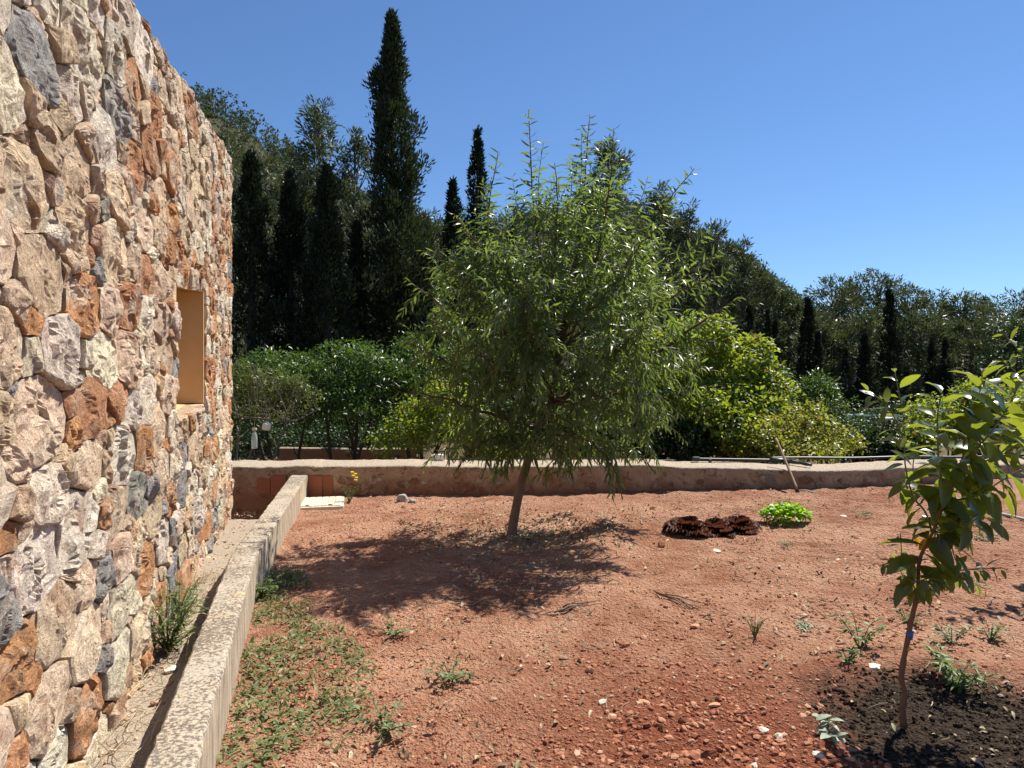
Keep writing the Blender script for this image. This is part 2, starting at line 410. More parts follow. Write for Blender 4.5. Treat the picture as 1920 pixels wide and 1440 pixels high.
M['lime'] = leaf_mat('yellow_green_leaf', (.11, .15, .025), (.17, .20, .035), (.38, .40, .035), .42, .42, .4, (.95, (.30, .15, .05)))
M['olive'] = leaf_mat('grey_green_leaf', (.06, .085, .025), (.12, .14, .045), (.17, .21, .03), .32, .45, .35)
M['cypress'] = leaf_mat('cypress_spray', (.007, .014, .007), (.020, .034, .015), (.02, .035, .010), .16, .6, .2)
M['cypress_lit'] = leaf_mat('cypress_spray_lit', (.014, .024, .011), (.042, .060, .025), (.045, .065, .018), .22, .6, .2)  # lighter copy of the cypress spray, sunlit look put into the colour
M['pine'] = leaf_mat('pine_needles', (.036, .054, .024), (.10, .125, .056), (.085, .11, .03), .3, .5, .3)
M['pine_far'] = leaf_mat('far_pine_needles', (.040, .060, .026), (.10, .122, .056), (.085, .11, .04), .3, .7, .15)
M['weed'] = leaf_mat('weed_leaf', (.075, .12, .028), (.15, .20, .06), (.22, .29, .04), .32, .5, .35)
M['weed_grey'] = leaf_mat('grey_weed_leaf', (.12, .155, .065), (.23, .26, .13), (.22, .26, .06), .28, .55, .3)
M['weed_mix'] = leaf_mat('mixed_weed_leaf', (.085, .125, .035), (.20, .24, .10), (.22, .27, .05), .3, .52, .35)
M['weed_pale'] = leaf_mat('pale_weed_leaf', (.25, .31, .22), (.38, .43, .32), (.2, .26, .1), .2, .6, .3)
M['basil'] = leaf_mat('fresh_green_leaf', (.15, .30, .012), (.25, .43, .022), (.45, .70, .02), .42, .45, .4)
M['red'] = leaf_mat('red_lettuce_leaf', (.032, .011, .008), (.085, .027, .014), (.15, .04, .015), .3, .6, .2)
M['petal'] = plain('yellow_petal', (.75, .55, .03), .6, .3)
M['pipe'] = plain('black_polythene', (.022, .024, .028), .42, .5, 0, 40, .2, .15, .001)
M['hose'] = plain('pale_green_hose', (.40, .52, .46), .5, .4, 0, 40, .15, .1, .001)
M['wood'] = bark_mat('ash_handle', (.28, .19, .11), (.44, .32, .20), 30)
M['iron'] = plain('rusty_iron', (.11, .065, .045), .75, .4, .4, 40, .4, .4, .003)
M['white'] = plain('white_plastic', (.72, .72, .68), .55, .4, 0, 20, .08, .1, .001)
M['capcream'] = plain('cream_cap', (.60, .54, .36), .5, .4)
t = NT('cloudy_bottle'); p = t.bsdf((.50, .55, .50), .25, .5); tr = t.n('BsdfTranslucent', Color=(.5, .56, .5)); tp = t.n('BsdfTransparent')
M['bottle'] = t.done(t.n('MixShader', i0=.35, i1=t.n('MixShader', i0=.4, i1=p, i2=tr), i2=tp))
M['string'] = plain('twine', (.30, .27, .22), .9, .1)
M['blue'] = plain('blue_tape', (.02, .11, .34), .5, .4)
M['orange'] = plain('orange_tape', (.70, .33, .03), .5, .4)
M['teal'] = plain('teal_sheet', (.035, .085, .09), .9, .1, 0, 6, .3)
M['twig'] = bark_mat('dry_twig', (.12, .085, .06), (.27, .21, .16), 30)

# ------------------------------------------------------------------ ground
def axis(a, b, step, lo, hi):
    f = list(np.arange(a, b, step)); g_ = step; x = f[-1]
    while x < hi: g_ *= 1.22; x += g_; f.append(x)
    g_ = step; x = a; pre = []
    while x > lo: g_ *= 1.22; x -= g_; pre.append(x)
    return np.array(pre[::-1] + f)
xs = axis(-2.6, 5.2, .028, -900, 900); ys = axis(2.0, 9.8, .030, -60, 1500)
X, Y = np.meshgrid(xs, ys, indexing='ij')
Z = gz(X, Y)
near = sst(-.5, 1.5, Y) * (1 - sst(9.55, 9.75, Y)) * sst(-3.5, -2.5, X) * (1 - sst(6, 9, X))
mic = .022 * n2(X, Y, 1.3, 2, 3) + .014 * n2(X, Y, 5, 2, 5) + .010 * n2(X, Y, 15, 2, 8)
mic += .012 * np.maximum(0, n2(X, Y, 24, 1, 12) - .25) - .008
# raked furrows to the right
mic += .010 * np.sin((X * .55 + Y * 1.0) * 26 + 3 * n2(X, Y, 1.5, 1, 9)) * sst(1.2, 2.2, X) * sst(3.8, 4.6, Y)
Z = Z + mic * near * np.where(X < -1.2 - .28 * Y + .5, .5, 1)
nx, ny = len(xs), len(ys)
idx = np.arange(nx * ny).reshape(nx, ny)
F = np.stack([idx[:-1, :-1], idx[1:, :-1], idx[1:, 1:], idx[:-1, 1:]], -1).reshape(-1, 4)
V = np.stack([X, Y, Z], -1).reshape(-1, 3)
fc = V[F].mean(1); mi = ((fc[:, 1] > 10) | (np.abs(fc[:, 0]) > 12) | (fc[:, 1] < -3)).astype(int)
gobj = obj('ground', V, F, [M['soil'], M['land']], None, True, None, (0, 0, 0), 'structure', mi)
from bisect import bisect
def gtop(x, y):
    i = np.clip(np.searchsorted(xs, x) - 1, 0, nx - 2); j = np.clip(np.searchsorted(ys, y) - 1, 0, ny - 2)
    fx = (x - xs[i]) / (xs[i + 1] - xs[i]); fy = (y - ys[j]) / (ys[j + 1] - ys[j])
    return Z[i, j] * (1 - fx) * (1 - fy) + Z[i + 1, j] * fx * (1 - fy) + Z[i, j + 1] * (1 - fx) * fy + Z[i + 1, j + 1] * fx * fy

# ------------------------------------------------------------------ stone house
W0 = np.array([-.808, 0, 0]); WD = np.array([-.2926, .9562, 0]); WN = np.array([.9562, .2926, 0]); UP = np.array([0, 0, 1.])
def wall(u, d, z):
    u, d, z = np.broadcast_arrays(np.asarray(u, float), np.asarray(d, float), np.asarray(z, float))
    return W0 + u[..., None] * WD + d[..., None] * WN + z[..., None] * UP
U0, U1 = 1.15, 8.26
ztop = lambda u: 3.41 + .158 * (u - 3.451)
WU0, WU1 = 4.70, 6.06
wbot = lambda u: 1.30 + .066 * (u - WU0); wtop = lambda u: 2.19 + .10 * (u - WU0)
house = thing('stone_house', wall(8.26, -2.5, 0), 'rubble stone house wall of cream, orange and grey stones at the left', 'house')
mb = MB()
def prism(us, d0, d1, zb, zt):
    """box in wall coordinates, zb and zt functions of u"""
    V = np.array([wall(u, d, f(u)) for u in us for d in (d0, d1) for f in (zb, zt)]); mb.add(V, BOXF)
zero = lambda u: -.7
DF, DB = -.052, -.47
prism((U0, WU0), DB, DF, zero, lambda u: ztop(u) - .03); prism((WU1, U1 - .03), DB, DF, zero, lambda u: ztop(u) - .03)
prism((WU0, WU1), DB, DF, zero, lambda u: wbot(u) - .005); prism((WU0, WU1), DB, DF, wtop, lambda u: ztop(u) - .03)
prism((U0, U1 - .03), -5.2, DB, zero, lambda u: ztop(u) - .03)
mb.obj('wall', M['mortar'], house)
us_ = np.linspace(U0, U1, 90); cp = []
for d_, dz_ in ((-.48, -.06), (-.48, .0), (-.2, .006), (-.06, -.004), (-.028, -.014), (-.026, -.038), (-.05, -.045)):
    cp.append(wall(us_, d_ + .006 * n2(us_, us_ * 0 + d_, 7, 2, 4), ztop(us_) + dz_ + .006 * n2(us_, us_ * 0 + d_ * 3, 9, 2, 6)))
Vc = np.stack(cp, 1).reshape(-1, 3); ic = np.arange(90 * 7).reshape(90, 7)
obj('coping', Vc, [np.stack([ic[:-1], np.roll(ic, -1, 1)[:-1], np.roll(ic, -1, 1)[1:], ic[1:]], -1).reshape(-1, 4)[:, ::-1], ic[:1, ::-1], ic[-1:]], M['stone'], house, False, {'col': np.tile([.42, .33, .25], (len(Vc), 1))})
# window recess: plaster reveals, sill, and a shutter set deep
def slab(name, pts, m, parent, thick):
    P = np.array(pts, float); nrm = unit(np.cross(P[1] - P[0], P[2] - P[0])); n = len(P)
    V = np.vstack([P, P - nrm * thick]); F4 = [[0, 1, 2, 3], [7, 6, 5, 4]] + [[i, i + 4, (i + 1) % 4 + 4, (i + 1) % 4] for i in range(4)]
    return obj(name, V, np.array(F4), m, parent)
e = .004
win = obj('window', *box(wall((WU0 + WU1) / 2, -.44, 1.8), (1.3, .03, .95), rotz(math.atan2(WD[1], WD[0]))), M['ochre'], house)
def sub(us, ds, zf):
    return [wall(us[0], ds[0], zf[0]), wall(us[1], ds[1], zf[1]), wall(us[2], ds[2], zf[2]), wall(us[3], ds[3], zf[3])]
fe = -.03
slab('reveal', sub((WU1 - e,) * 4, (fe, -.45, -.45, fe), (wbot(WU1), wbot(WU1), wtop(WU1), wtop(WU1))), M['ochre'], win, .03)
slab('reveal', sub((WU0 + e,) * 4, (-.45, fe, fe, -.45), (wbot(WU0), wbot(WU0), wtop(WU0), wtop(WU0))), M['ochre'], win, .03)
slab('sill', sub((WU0, WU1, WU1, WU0), (fe, fe, -.45, -.45), (wbot(WU0) - .02, wbot(WU1) - .02, wbot(WU1) + .03, wbot(WU0) + .03)), M['ochre'], win, .05)
slab('lintel', sub((WU0, WU0, WU1, WU1), (fe, -.45, -.45, fe), (wtop(WU0), wtop(WU0), wtop(WU1), wtop(WU1))), M['ochre'], win, .04)

# stones: variable-size power diagram in wall coordinates
SU = .60
def place_seeds():
    r_ = random.Random(5); pts = []
    def ok(u, v, r):
        for (a, b, c) in pts:
            if abs(a - u) < .5 and abs(b - v) < .5 and (a - u) ** 2 + (b - v) ** 2 < (.86 * (r + c)) ** 2: return False
        return True
    for r, tries in ((.135, 400), (.112, 1100), (.092, 2600), (.070, 4500), (.048, 6500), (.032, 6000)):
        for _ in range(tries):
            u = r_.uniform(U0 * SU, U1 * SU); v = r_.uniform(0, ztop(U1) + .03)
            uu = u / SU
            if r > .06: v = (math.floor(v / .225) + .5) * .225 + r_.uniform(-.035, .035) + .03 * math.sin(uu * 1.7)      # rough courses
            if v > ztop(uu) - r * .45: continue
            if WU0 - .02 < uu < WU1 + .02 and wbot(uu) - .03 < v < wtop(uu) + .03: continue
            rr = r * r_.uniform(.9, 1.1)
            if ok(u, v, rr): pts.append((u, v, rr))
    return np.array(pts)
seeds = place_seeds()
def clip(poly, nx_, ny_, c):
    """keep nx*x+ny*y <= c"""
    out = []; n = len(poly)
    for i in range(n):
        p, q = poly[i], poly[(i + 1) % n]; a = nx_ * p[0] + ny_ * p[1] - c; b = nx_ * q[0] + ny_ * q[1] - c
        if a <= 0: out.append(p)
        if (a < 0 < b) or (b < 0 < a):
            s_ = a / (a - b); out.append((p[0] + s_ * (q[0] - p[0]), p[1] + s_ * (q[1] - p[1])))
    return out
cells = []
ctrW = ((WU0 + WU1) / 2, 1.8)
for i, (u, v, r) in enumerate(seeds):
    poly = [(u - .5, v - .5), (u + .5, v - .5), (u + .5, v + .5), (u - .5, v + .5)]
    d = np.hypot(seeds[:, 0] - u, seeds[:, 1] - v); nb_ = np.argsort(d)[1:40]
    for j in nb_:
        if d[j] > 1: break
        dx, dy = seeds[j, 0] - u, seeds[j, 1] - v
        c = (seeds[j, 0] ** 2 + seeds[j, 1] ** 2 - u * u - v * v - seeds[j, 2] ** 2 + r * r) / 2
        poly = clip(poly, dx, dy, c)
        if len(poly) < 3: break
    if len(poly) < 3: continue
    poly = clip(poly, -1, 0, -U0 * SU); poly = clip(poly, 1, 0, (U1 + random.uniform(-.008, .008)) * SU); poly = clip(poly, 0, -1, .06)
    k = .158 / SU; poly = clip(poly, -k, 1, ztop(0) - .004)
    uu = u / SU
    viol = [(WU0 - uu, 'l'), (uu - WU1, 'r'), (wbot(uu) - v, 'b'), (v - wtop(uu), 't')]
    vm = max(viol)
    if vm[0] > -.5:
        if vm[1] == 'l': poly = clip(poly, 1, 0, (WU0 - .006) * SU) if wbot(uu) - .4 < v < wtop(uu) + .4 else poly
        elif vm[1] == 'r': poly = clip(poly, -1, 0, -(WU1 + .006) * SU) if wbot(uu) - .4 < v < wtop(uu) + .4 else poly
        elif vm[1] == 'b': poly = clip(poly, -.066 / SU, 1, wbot(0) - .002)
        else: poly = clip(poly, .10 / SU, -1, -(wtop(0) + .0))
    if len(poly) < 3: continue
    P = np.array(poly); P[:, 0] /= SU
    area = .5 * abs(np.dot(P[:, 0], np.roll(P[:, 1], 1)) - np.dot(P[:, 1], np.roll(P[:, 0], 1)))
    if area < .0008: continue
    cells.append((P, area))
PAL = [((.78, .605, .44), .43), ((.85, .755, .62), .21), ((.60, .31, .165), .20), ((.64, .44, .31), .10), ((.37, .365, .355), .07)]
def stone_geo(P, N, SR, D, seed, gap, rough=1.):
    r_ = np.random.default_rng(seed)
    c = P.mean(0); va = np.arctan2(P[:, 1] - c[1], P[:, 0] - c[0]) % (2 * math.pi)
    ang = np.sort(np.concatenate([np.arange(N) * 2 * math.pi / N + .01, va])); N = len(ang)
    rad = np.full(N, 9.); n = len(P)
    for i in range(n):
        a, b = P[i] - c, P[(i + 1) % n] - c; e_ = b - a
        den = np.cos(ang) * e_[1] - np.sin(ang) * e_[0]; den = np.where(abs(den) < 1e-9, 1e-9, den)
        tt = (a[0] * e_[1] - a[1] * e_[0]) / den; ss = (a[0] * np.sin(ang) - a[1] * np.cos(ang)) / den
        okk = (tt > 0) & (ss >= -.001) & (ss <= 1.001); rad = np.where(okk & (tt < rad), tt, rad)
    rad = np.where(rad > 5, .05, rad)
    rad = .08 * np.roll(rad, 1) + .84 * rad + .08 * np.roll(rad, -1)
    rad = np.maximum(rad - gap, rad * .6)
    rad *= 1 + .05 * fbm(np.stack([np.cos(ang) * 1.6, np.sin(ang) * 1.6, np.full(N, seed * .71)], -1), 2, seed)
    size = rad.mean(); p = r_.uniform(14, 36)
    S_ = np.array(SR); cu = c[0] + S_[:, None] * rad * np.cos(ang); cv = c[1] + S_[:, None] * rad * np.sin(ang)
    dep = D * (1 - .22 * S_[:, None] ** p) + 0 * cu
    top_ = dep * 0 + D
    for _ in range(r_.integers(4, 8)):      # split faces
        a = r_.uniform(0, 2 * math.pi); sl_ = r_.uniform(.08, .40); o_ = r_.uniform(.0, .75) * size
        q = (cu - c[0]) * math.cos(a) + (cv - c[1]) * math.sin(a)
        top_ = np.minimum(top_, D - sl_ * (q - o_))
    tilt = r_.uniform(-.07, .07, 2); top_ = np.maximum(top_, D * .30) + (cu - c[0]) * tilt[0] + (cv - c[1]) * tilt[1]
    kf = r_.integers(3, 7); fa = r_.uniform(0, 6.28, kf); fr = size * np.sqrt(r_.random(kf)) * 1.1      # broken facets with ledges between
    fu, fv = c[0] + fr * np.cos(fa), c[1] + fr * np.sin(fa); wob_ = .25 * size * vnoise(np.stack([cu * 18, cv * 18, cu * 0 + seed], -1), seed + 2)
    dd_ = np.hypot(cu[..., None] - fu + wob_[..., None], (cv[..., None] - fv) * r_.uniform(.5, 1.)); ni = dd_.argmin(-1)
    fo_ = r_.uniform(-.009, .006, kf) * rough; fx_, fy_ = r_.uniform(-.20, .20, kf) * rough, r_.uniform(-.20, .20, kf) * rough
    top_ = top_ + (fo_[ni] + fx_[ni] * (cu - fu[ni]) + fy_[ni] * (cv - fv[ni])) * np.minimum(1, size / .08)
    dep = np.minimum(dep, np.maximum(top_, D * .60))
    st = r_.uniform(.25, 1.); Q = np.stack([cu, cv * st, top_ + seed * 3.3], -1); fade = (.5 + .5 * (1 - S_[:, None] ** 4))
    rg = 1 - np.abs(vnoise(Q * 17, seed + 8)) * 2          # ridged breaks
    dep = dep + fade * rough * (.007 * fbm(Q * 9, 2, seed) + .005 * rg + .008 * vnoise(Q * 32, seed + 3) + .006 * vnoise(Q * 75, seed + 5))
    dep = np.maximum(dep, D * .42)
    # rings -> verts (ring 0 is the centre), then a skirt into the wall
    U = np.concatenate([[cu[0].mean()], cu[1:].ravel(), c[0] + .96 * rad * np.cos(ang)])
    Vv = np.concatenate([[cv[0].mean()], cv[1:].ravel(), c[1] + .96 * rad * np.sin(ang)])
    Dd = np.concatenate([[dep[0].mean()], dep[1:].ravel(), np.full(N, -.05)])
    Dd[-N:] = -.05
    Fq = []; j = np.arange(N); j2 = (j + 1) % N
    F3 = np.stack([np.zeros(N, int), 1 + j, 1 + j2], -1)
    for k in range(len(S_) - 1):
        a = 1 + k * N
        Fq.append(np.stack([a + j, a + N + j, a + N + j2, a + j2], -1))
    return U, Vv, Dd, F3, np.vstack(Fq)
HI = [0, .13, .25, .37, .48, .59, .69, .78, .86, .93, .98, 1.]; LO = [0, .35, .65, .85, .96, 1.]
infos = []
for k, (P, area) in enumerate(cells):
    c = P.mean(0); w = wall(c[0], 0, c[1]); px = 960 + w[0] / w[1] * FPX; py = 720 - (w[2] - H) / w[1] * FPX
    vis = 0 <= px <= 1920 and 0 <= py <= 1440
    vd = unit(np.array([0, 0, H]) - w); infos.append((area * max(vd @ WN, 0) / w[1] ** 2 * (1 if vis else .02), k))
big = {k for _, k in sorted(infos, reverse=True)[:300]}
rest = MB(); rest_col = []
for k, (P, area) in enumerate(cells):
    r_ = random.Random(k * 13 + 1); c = P.mean(0)
    x = r_.random(); acc = 0
    for colr, wgt in PAL:
        acc += wgt
        if x <= acc: break
    if c[1] < 1.2 and r_.random() < .16: colr = PAL[4][0] if r_.random() < .6 else PAL[1][0]
    colr = np.array(colr) * r_.uniform(.82, 1.2) * np.array([1, r_.uniform(.96, 1.02), r_.uniform(.88, 1.02)])
    D = r_.uniform(.048, .064) + (.012 if r_.random() < .2 else 0)
    if area < .012: D *= .8
    U, Vv, Dd, F3, F4 = stone_geo(P, 38 if k in big else 20, HI if k in big else LO, D, k, r_.uniform(.0015, .0055), r_.uniform(.6, 1.4))
    Vw = wall(U, Dd - .06, Vv); cols = np.tile(colr, (len(Vw), 1))
    if k in big:
        obj('stone', Vw, [F3, F4], M['stone'], house, False, {'col': cols}, wall(c[0], -.06, c[1]))
    else:
        rest.V.append(Vw); rest.F3.append(F3 + rest.n); rest.F4.append(F4 + rest.n); rest.n += len(Vw); rest_col.append(cols)
Vr, Fr = rest.get()
obj('small_stones', Vr, Fr, M['stone'], house, False, {'col': np.vstack(rest_col)}, None, 'stuff')

# gutter strip between house and kerb
kl = np.array([[-.78, .8], [-1.287, 2.5], [-2.06, 5.0], [-3.02, 9.3]]); kr = np.array([[-.60, .8], [-1.117, 2.5], [-1.872, 5.0], [-2.80, 9.3]])
yy = np.linspace(.8, 9.42, 150); tt = np.linspace(0, 1, 9)
xl = -.808 - .306 * yy - .12; xl = np.where(yy > 7.9, np.interp(yy, [7.9, 9.42], [xl[np.searchsorted(yy, 7.9)], -4.6]), xl)
xr = np.interp(yy, kl[:, 1], kl[:, 0]) + .02
GX = xl[:, None] * (1 - tt) + xr[:, None] * tt; GY = np.repeat(yy[:, None], 9, 1)
GZ = .055 + .012 * n2(GX, GY, 9, 2, 31) + .006 * n2(GX, GY, 40, 1, 33) - .5 * sst(7.55, 8.0, GY)
ii = np.arange(150 * 9).reshape(150, 9)
obj('gutter', np.stack([GX, GY, GZ], -1).reshape(-1, 3), np.stack([ii[:-1, :-1], ii[:-1, 1:], ii[1:, 1:], ii[1:, :-1]], -1).reshape(-1, 4), M['grit'], None, True, None, (0, 0, 0), 'structure')

# low concrete kerb wall along the gutter
yy = np.linspace(.8, 9.36, 260)
XL = np.interp(yy, kl[:, 1], kl[:, 0]); XR = np.interp(yy, kr[:, 1], kr[:, 0])
prof = [(0, -.7), (0, .15), (0, .29), (.06, .301), (.5, .303), (.88, .301), (.96, .297), (1, .285), (1, .2), (1, .1), (1, -.06)]
rows = []
for f, z in prof:
    rows.append(np.stack([XL * (1 - f) + XR * f, yy, np.full_like(yy, z)], -1))
V = np.stack(rows, 1); q = V.reshape(-1, 3)
jit = np.stack([vnoise(q * 14, 41), np.zeros(len(q)), vnoise(q * 12, 43)], -1) * .005 + np.stack([vnoise(q * [45, 45, 3], 44), np.zeros(len(q)), .5 * vnoise(q * 40, 45)], -1) * .004
V = (q + jit * (q[:, 2:3] > 0)); m_ = len(prof); ii = np.arange(len(yy) * m_).reshape(-1, m_)
Fk = np.stack([ii[:-1, :-1], ii[1:, :-1], ii[1:, 1:], ii[:-1, 1:]], -1)
midx = np.zeros(Fk.shape[:2], int); midx[:, 7:] = 1; midx[:, :2] = 1
Fk = Fk.reshape(-1, 4)
kerb = obj('kerb_wall', V, [Fk, np.array([list(ii[0, ::-1])]), np.array([list(ii[-1])])], [M['kerb_top'], M['kerb_side']], None, False, None, (-1.2, 2.5, 0), None,
           np.concatenate([midx.ravel(), [1, 1]]))
tag(kerb, 'low narrow concrete kerb wall with lichen-speckled top running along the stone house', 'kerb')

# ------------------------------------------------------------------ terrace wall at the back of the bed
xs_t = np.linspace(-4.4, 9.5, 330)
yf = np.interp(xs_t, [-4.4, -2, 0, 2.4, 4.1, 5.4, 7, 9.5], [9.42, 9.42, 9.42, 9.44, 9.25, 9.3, 9.5, 9.7])
zt_ = np.interp(xs_t, [-4.4, -2.6, -1, 2.2, 3.0, 4.2, 5.2, 6.5, 9.5], [.40, .425, .425, .415, .40, .365, .40, .44, .47])
wob = .018 * n2(xs_t, xs_t * 0, 1.7, 3, 61)
prof = [(0, -.7), (0, .0), (0, .09), (0, .17), (0, .25), (0, .32), (0, .385), (.006, .412), (.03, .420), (.17, .426), (.3, .432), (.45, .44), (.56, .445), (.61, .43), (.62, .2), (.62, -1.3)]
rows = []
for d, z in prof:
    sc = (zt_ + wob) / .42
    rows.append(np.stack([xs_t, yf + d, z * np.where(z > 0, sc, 1)], -1))
V = np.stack(rows, 1).reshape(-1, 3)
up = (V[:, 2] > .03)
V[:, 1] += up * (.008 * fbm(V * [5, 5, 6], 3, 66) + .006 * vnoise(V * 22, 67)) * (V[:, 1] < np.repeat(yf, len(prof)) + .1)
V[:, 2] += up * (.004 * fbm(V * [6, 6, 1], 2, 71) + .005 * vnoise(V * 25, 72))
m_ = len(prof); ii = np.arange(len(xs_t) * m_).reshape(-1, m_)
tw = thing('terrace_wall', (0, 9.7, 0), 'low rendered terrace wall with pale concrete top behind the red bed', 'wall')
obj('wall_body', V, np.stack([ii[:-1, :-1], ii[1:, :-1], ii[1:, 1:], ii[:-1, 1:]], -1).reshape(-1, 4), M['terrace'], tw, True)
bm_ = raw_mesh('brick', *bevel_box((0, 0, 0), (1, 1, 1), .03), [M['brick']])
for x0, x1, z0, z1, dy in ((-2.825, -2.615, -.01, .285, 0), (-2.60, -2.47, .0, .285, .012), (-3.52, -3.33, .04, .25, .006), (-3.32, -3.11, .02, .29, 0)):
    b = link('brick', bm_, tw, np.array([(x0 + x1) / 2, 9.45 + dy, (z0 + z1) / 2]) - BASE[tw.name]); b.scale = (x1 - x0, .11, z1 - z0)
# rubble showing through the render
r_ = random.Random(3)
for k in range(26):
    x = [-4.1, -3.8, -3.62, -2.3, -2.05, -1.9, -1.5, -1.35, -1.2, -.75, -.6, -.2, .15, .5, .8, 1.1, 1.5, 2.0, 2.6, 3.1, 3.5, 4.0, 4.5, 4.9, -4.0, -2.15][k]
    z = r_.uniform(.06, .22) + gz(x, 9.3) * .6; n_ = 7; an = np.sort(np.array([r_.uniform(0, 6.28) for _ in range(n_)]))
    s_ = r_.uniform(.05, .11)
    P = np.array([(x + s_ * 1.3 * (.6 + .6 * r_.random()) * math.cos(a), z + s_ * .8 * (.6 + .6 * r_.random()) * math.sin(a)) for a in np.linspace(0, 6.28, 7)[:-1] + r_.uniform(0, 1)])
    U, Vv, Dd, F3, F4 = stone_geo(P, 16, LO, .022, 900 + k, .0, .6)
    y_ = np.interp(x, xs_t, yf)
    colr = np.array([(.30, .17, .10), (.34, .16, .085), (.36, .27, .19)][k % 3])
    obj('stone', np.stack([U, y_ - Dd + .005, Vv], -1), [F3[:, ::-1], F4[:, ::-1]], M['stone'], tw, False, {'col': np.tile(colr, (len(U), 1))}, (x, y_, z))

# second, lower terrace lip further back
mb = MB(); xq = np.linspace(-5.6, -2.3, 120)
prof = [(0, -1.2), (0, -.02), (.03, .005), (.09, .008), (.14, -1.2)]
V = np.stack([np.stack([xq, 16.4 + d + .05 * np.sin(xq), z + .02 * n2(xq, xq * 0, 1.1, 2, 81)], -1) for d, z in prof], 1).reshape(-1, 3)
ii = np.arange(120 * 5).reshape(-1, 5)
tag(obj('lower_terrace_wall', V, np.stack([ii[:-1, :-1], ii[1:, :-1], ii[1:, 1:], ii[:-1, 1:]], -1).reshape(-1, 4), M['terrace'], None, False, None, (0, 16.5, 0)),
    'long low wall in the shade behind the citrus trunks', 'wall')

# access cover beside the kerb
cv = np.array([-2.46, 8.82, .012]); ca = thing('drain_cover', cv, 'cream plastic inspection cover with square grid lying by the end of the kerb', 'drain cover')
Mr = rotz(R(13))
obj('frame', *bevel_box(cv + [0, 0, -.01], (.56, .74, .05), .006, Mr), M['cover'], ca)
mb = MB()
for i in range(6):
    for j in range(8):
        mb.add(*bevel_box(cv + Mr @ np.array([(i - 2.5) * .084, (j - 3.5) * .084, .022]), (.074, .074, .012), .003, Mr))
mb.obj('tread', M['cover'], ca, kind='stuff')
for x in (-.16, .12):
    obj('finger_hole', *lathe([(0, .003), (.028, .003), (.028, 0), (0, 0)], cv + Mr @ np.array([x, -.3, .028]), 12), M['dark'], ca)  # solid dark disc on the lid, hole shade painted by its colour

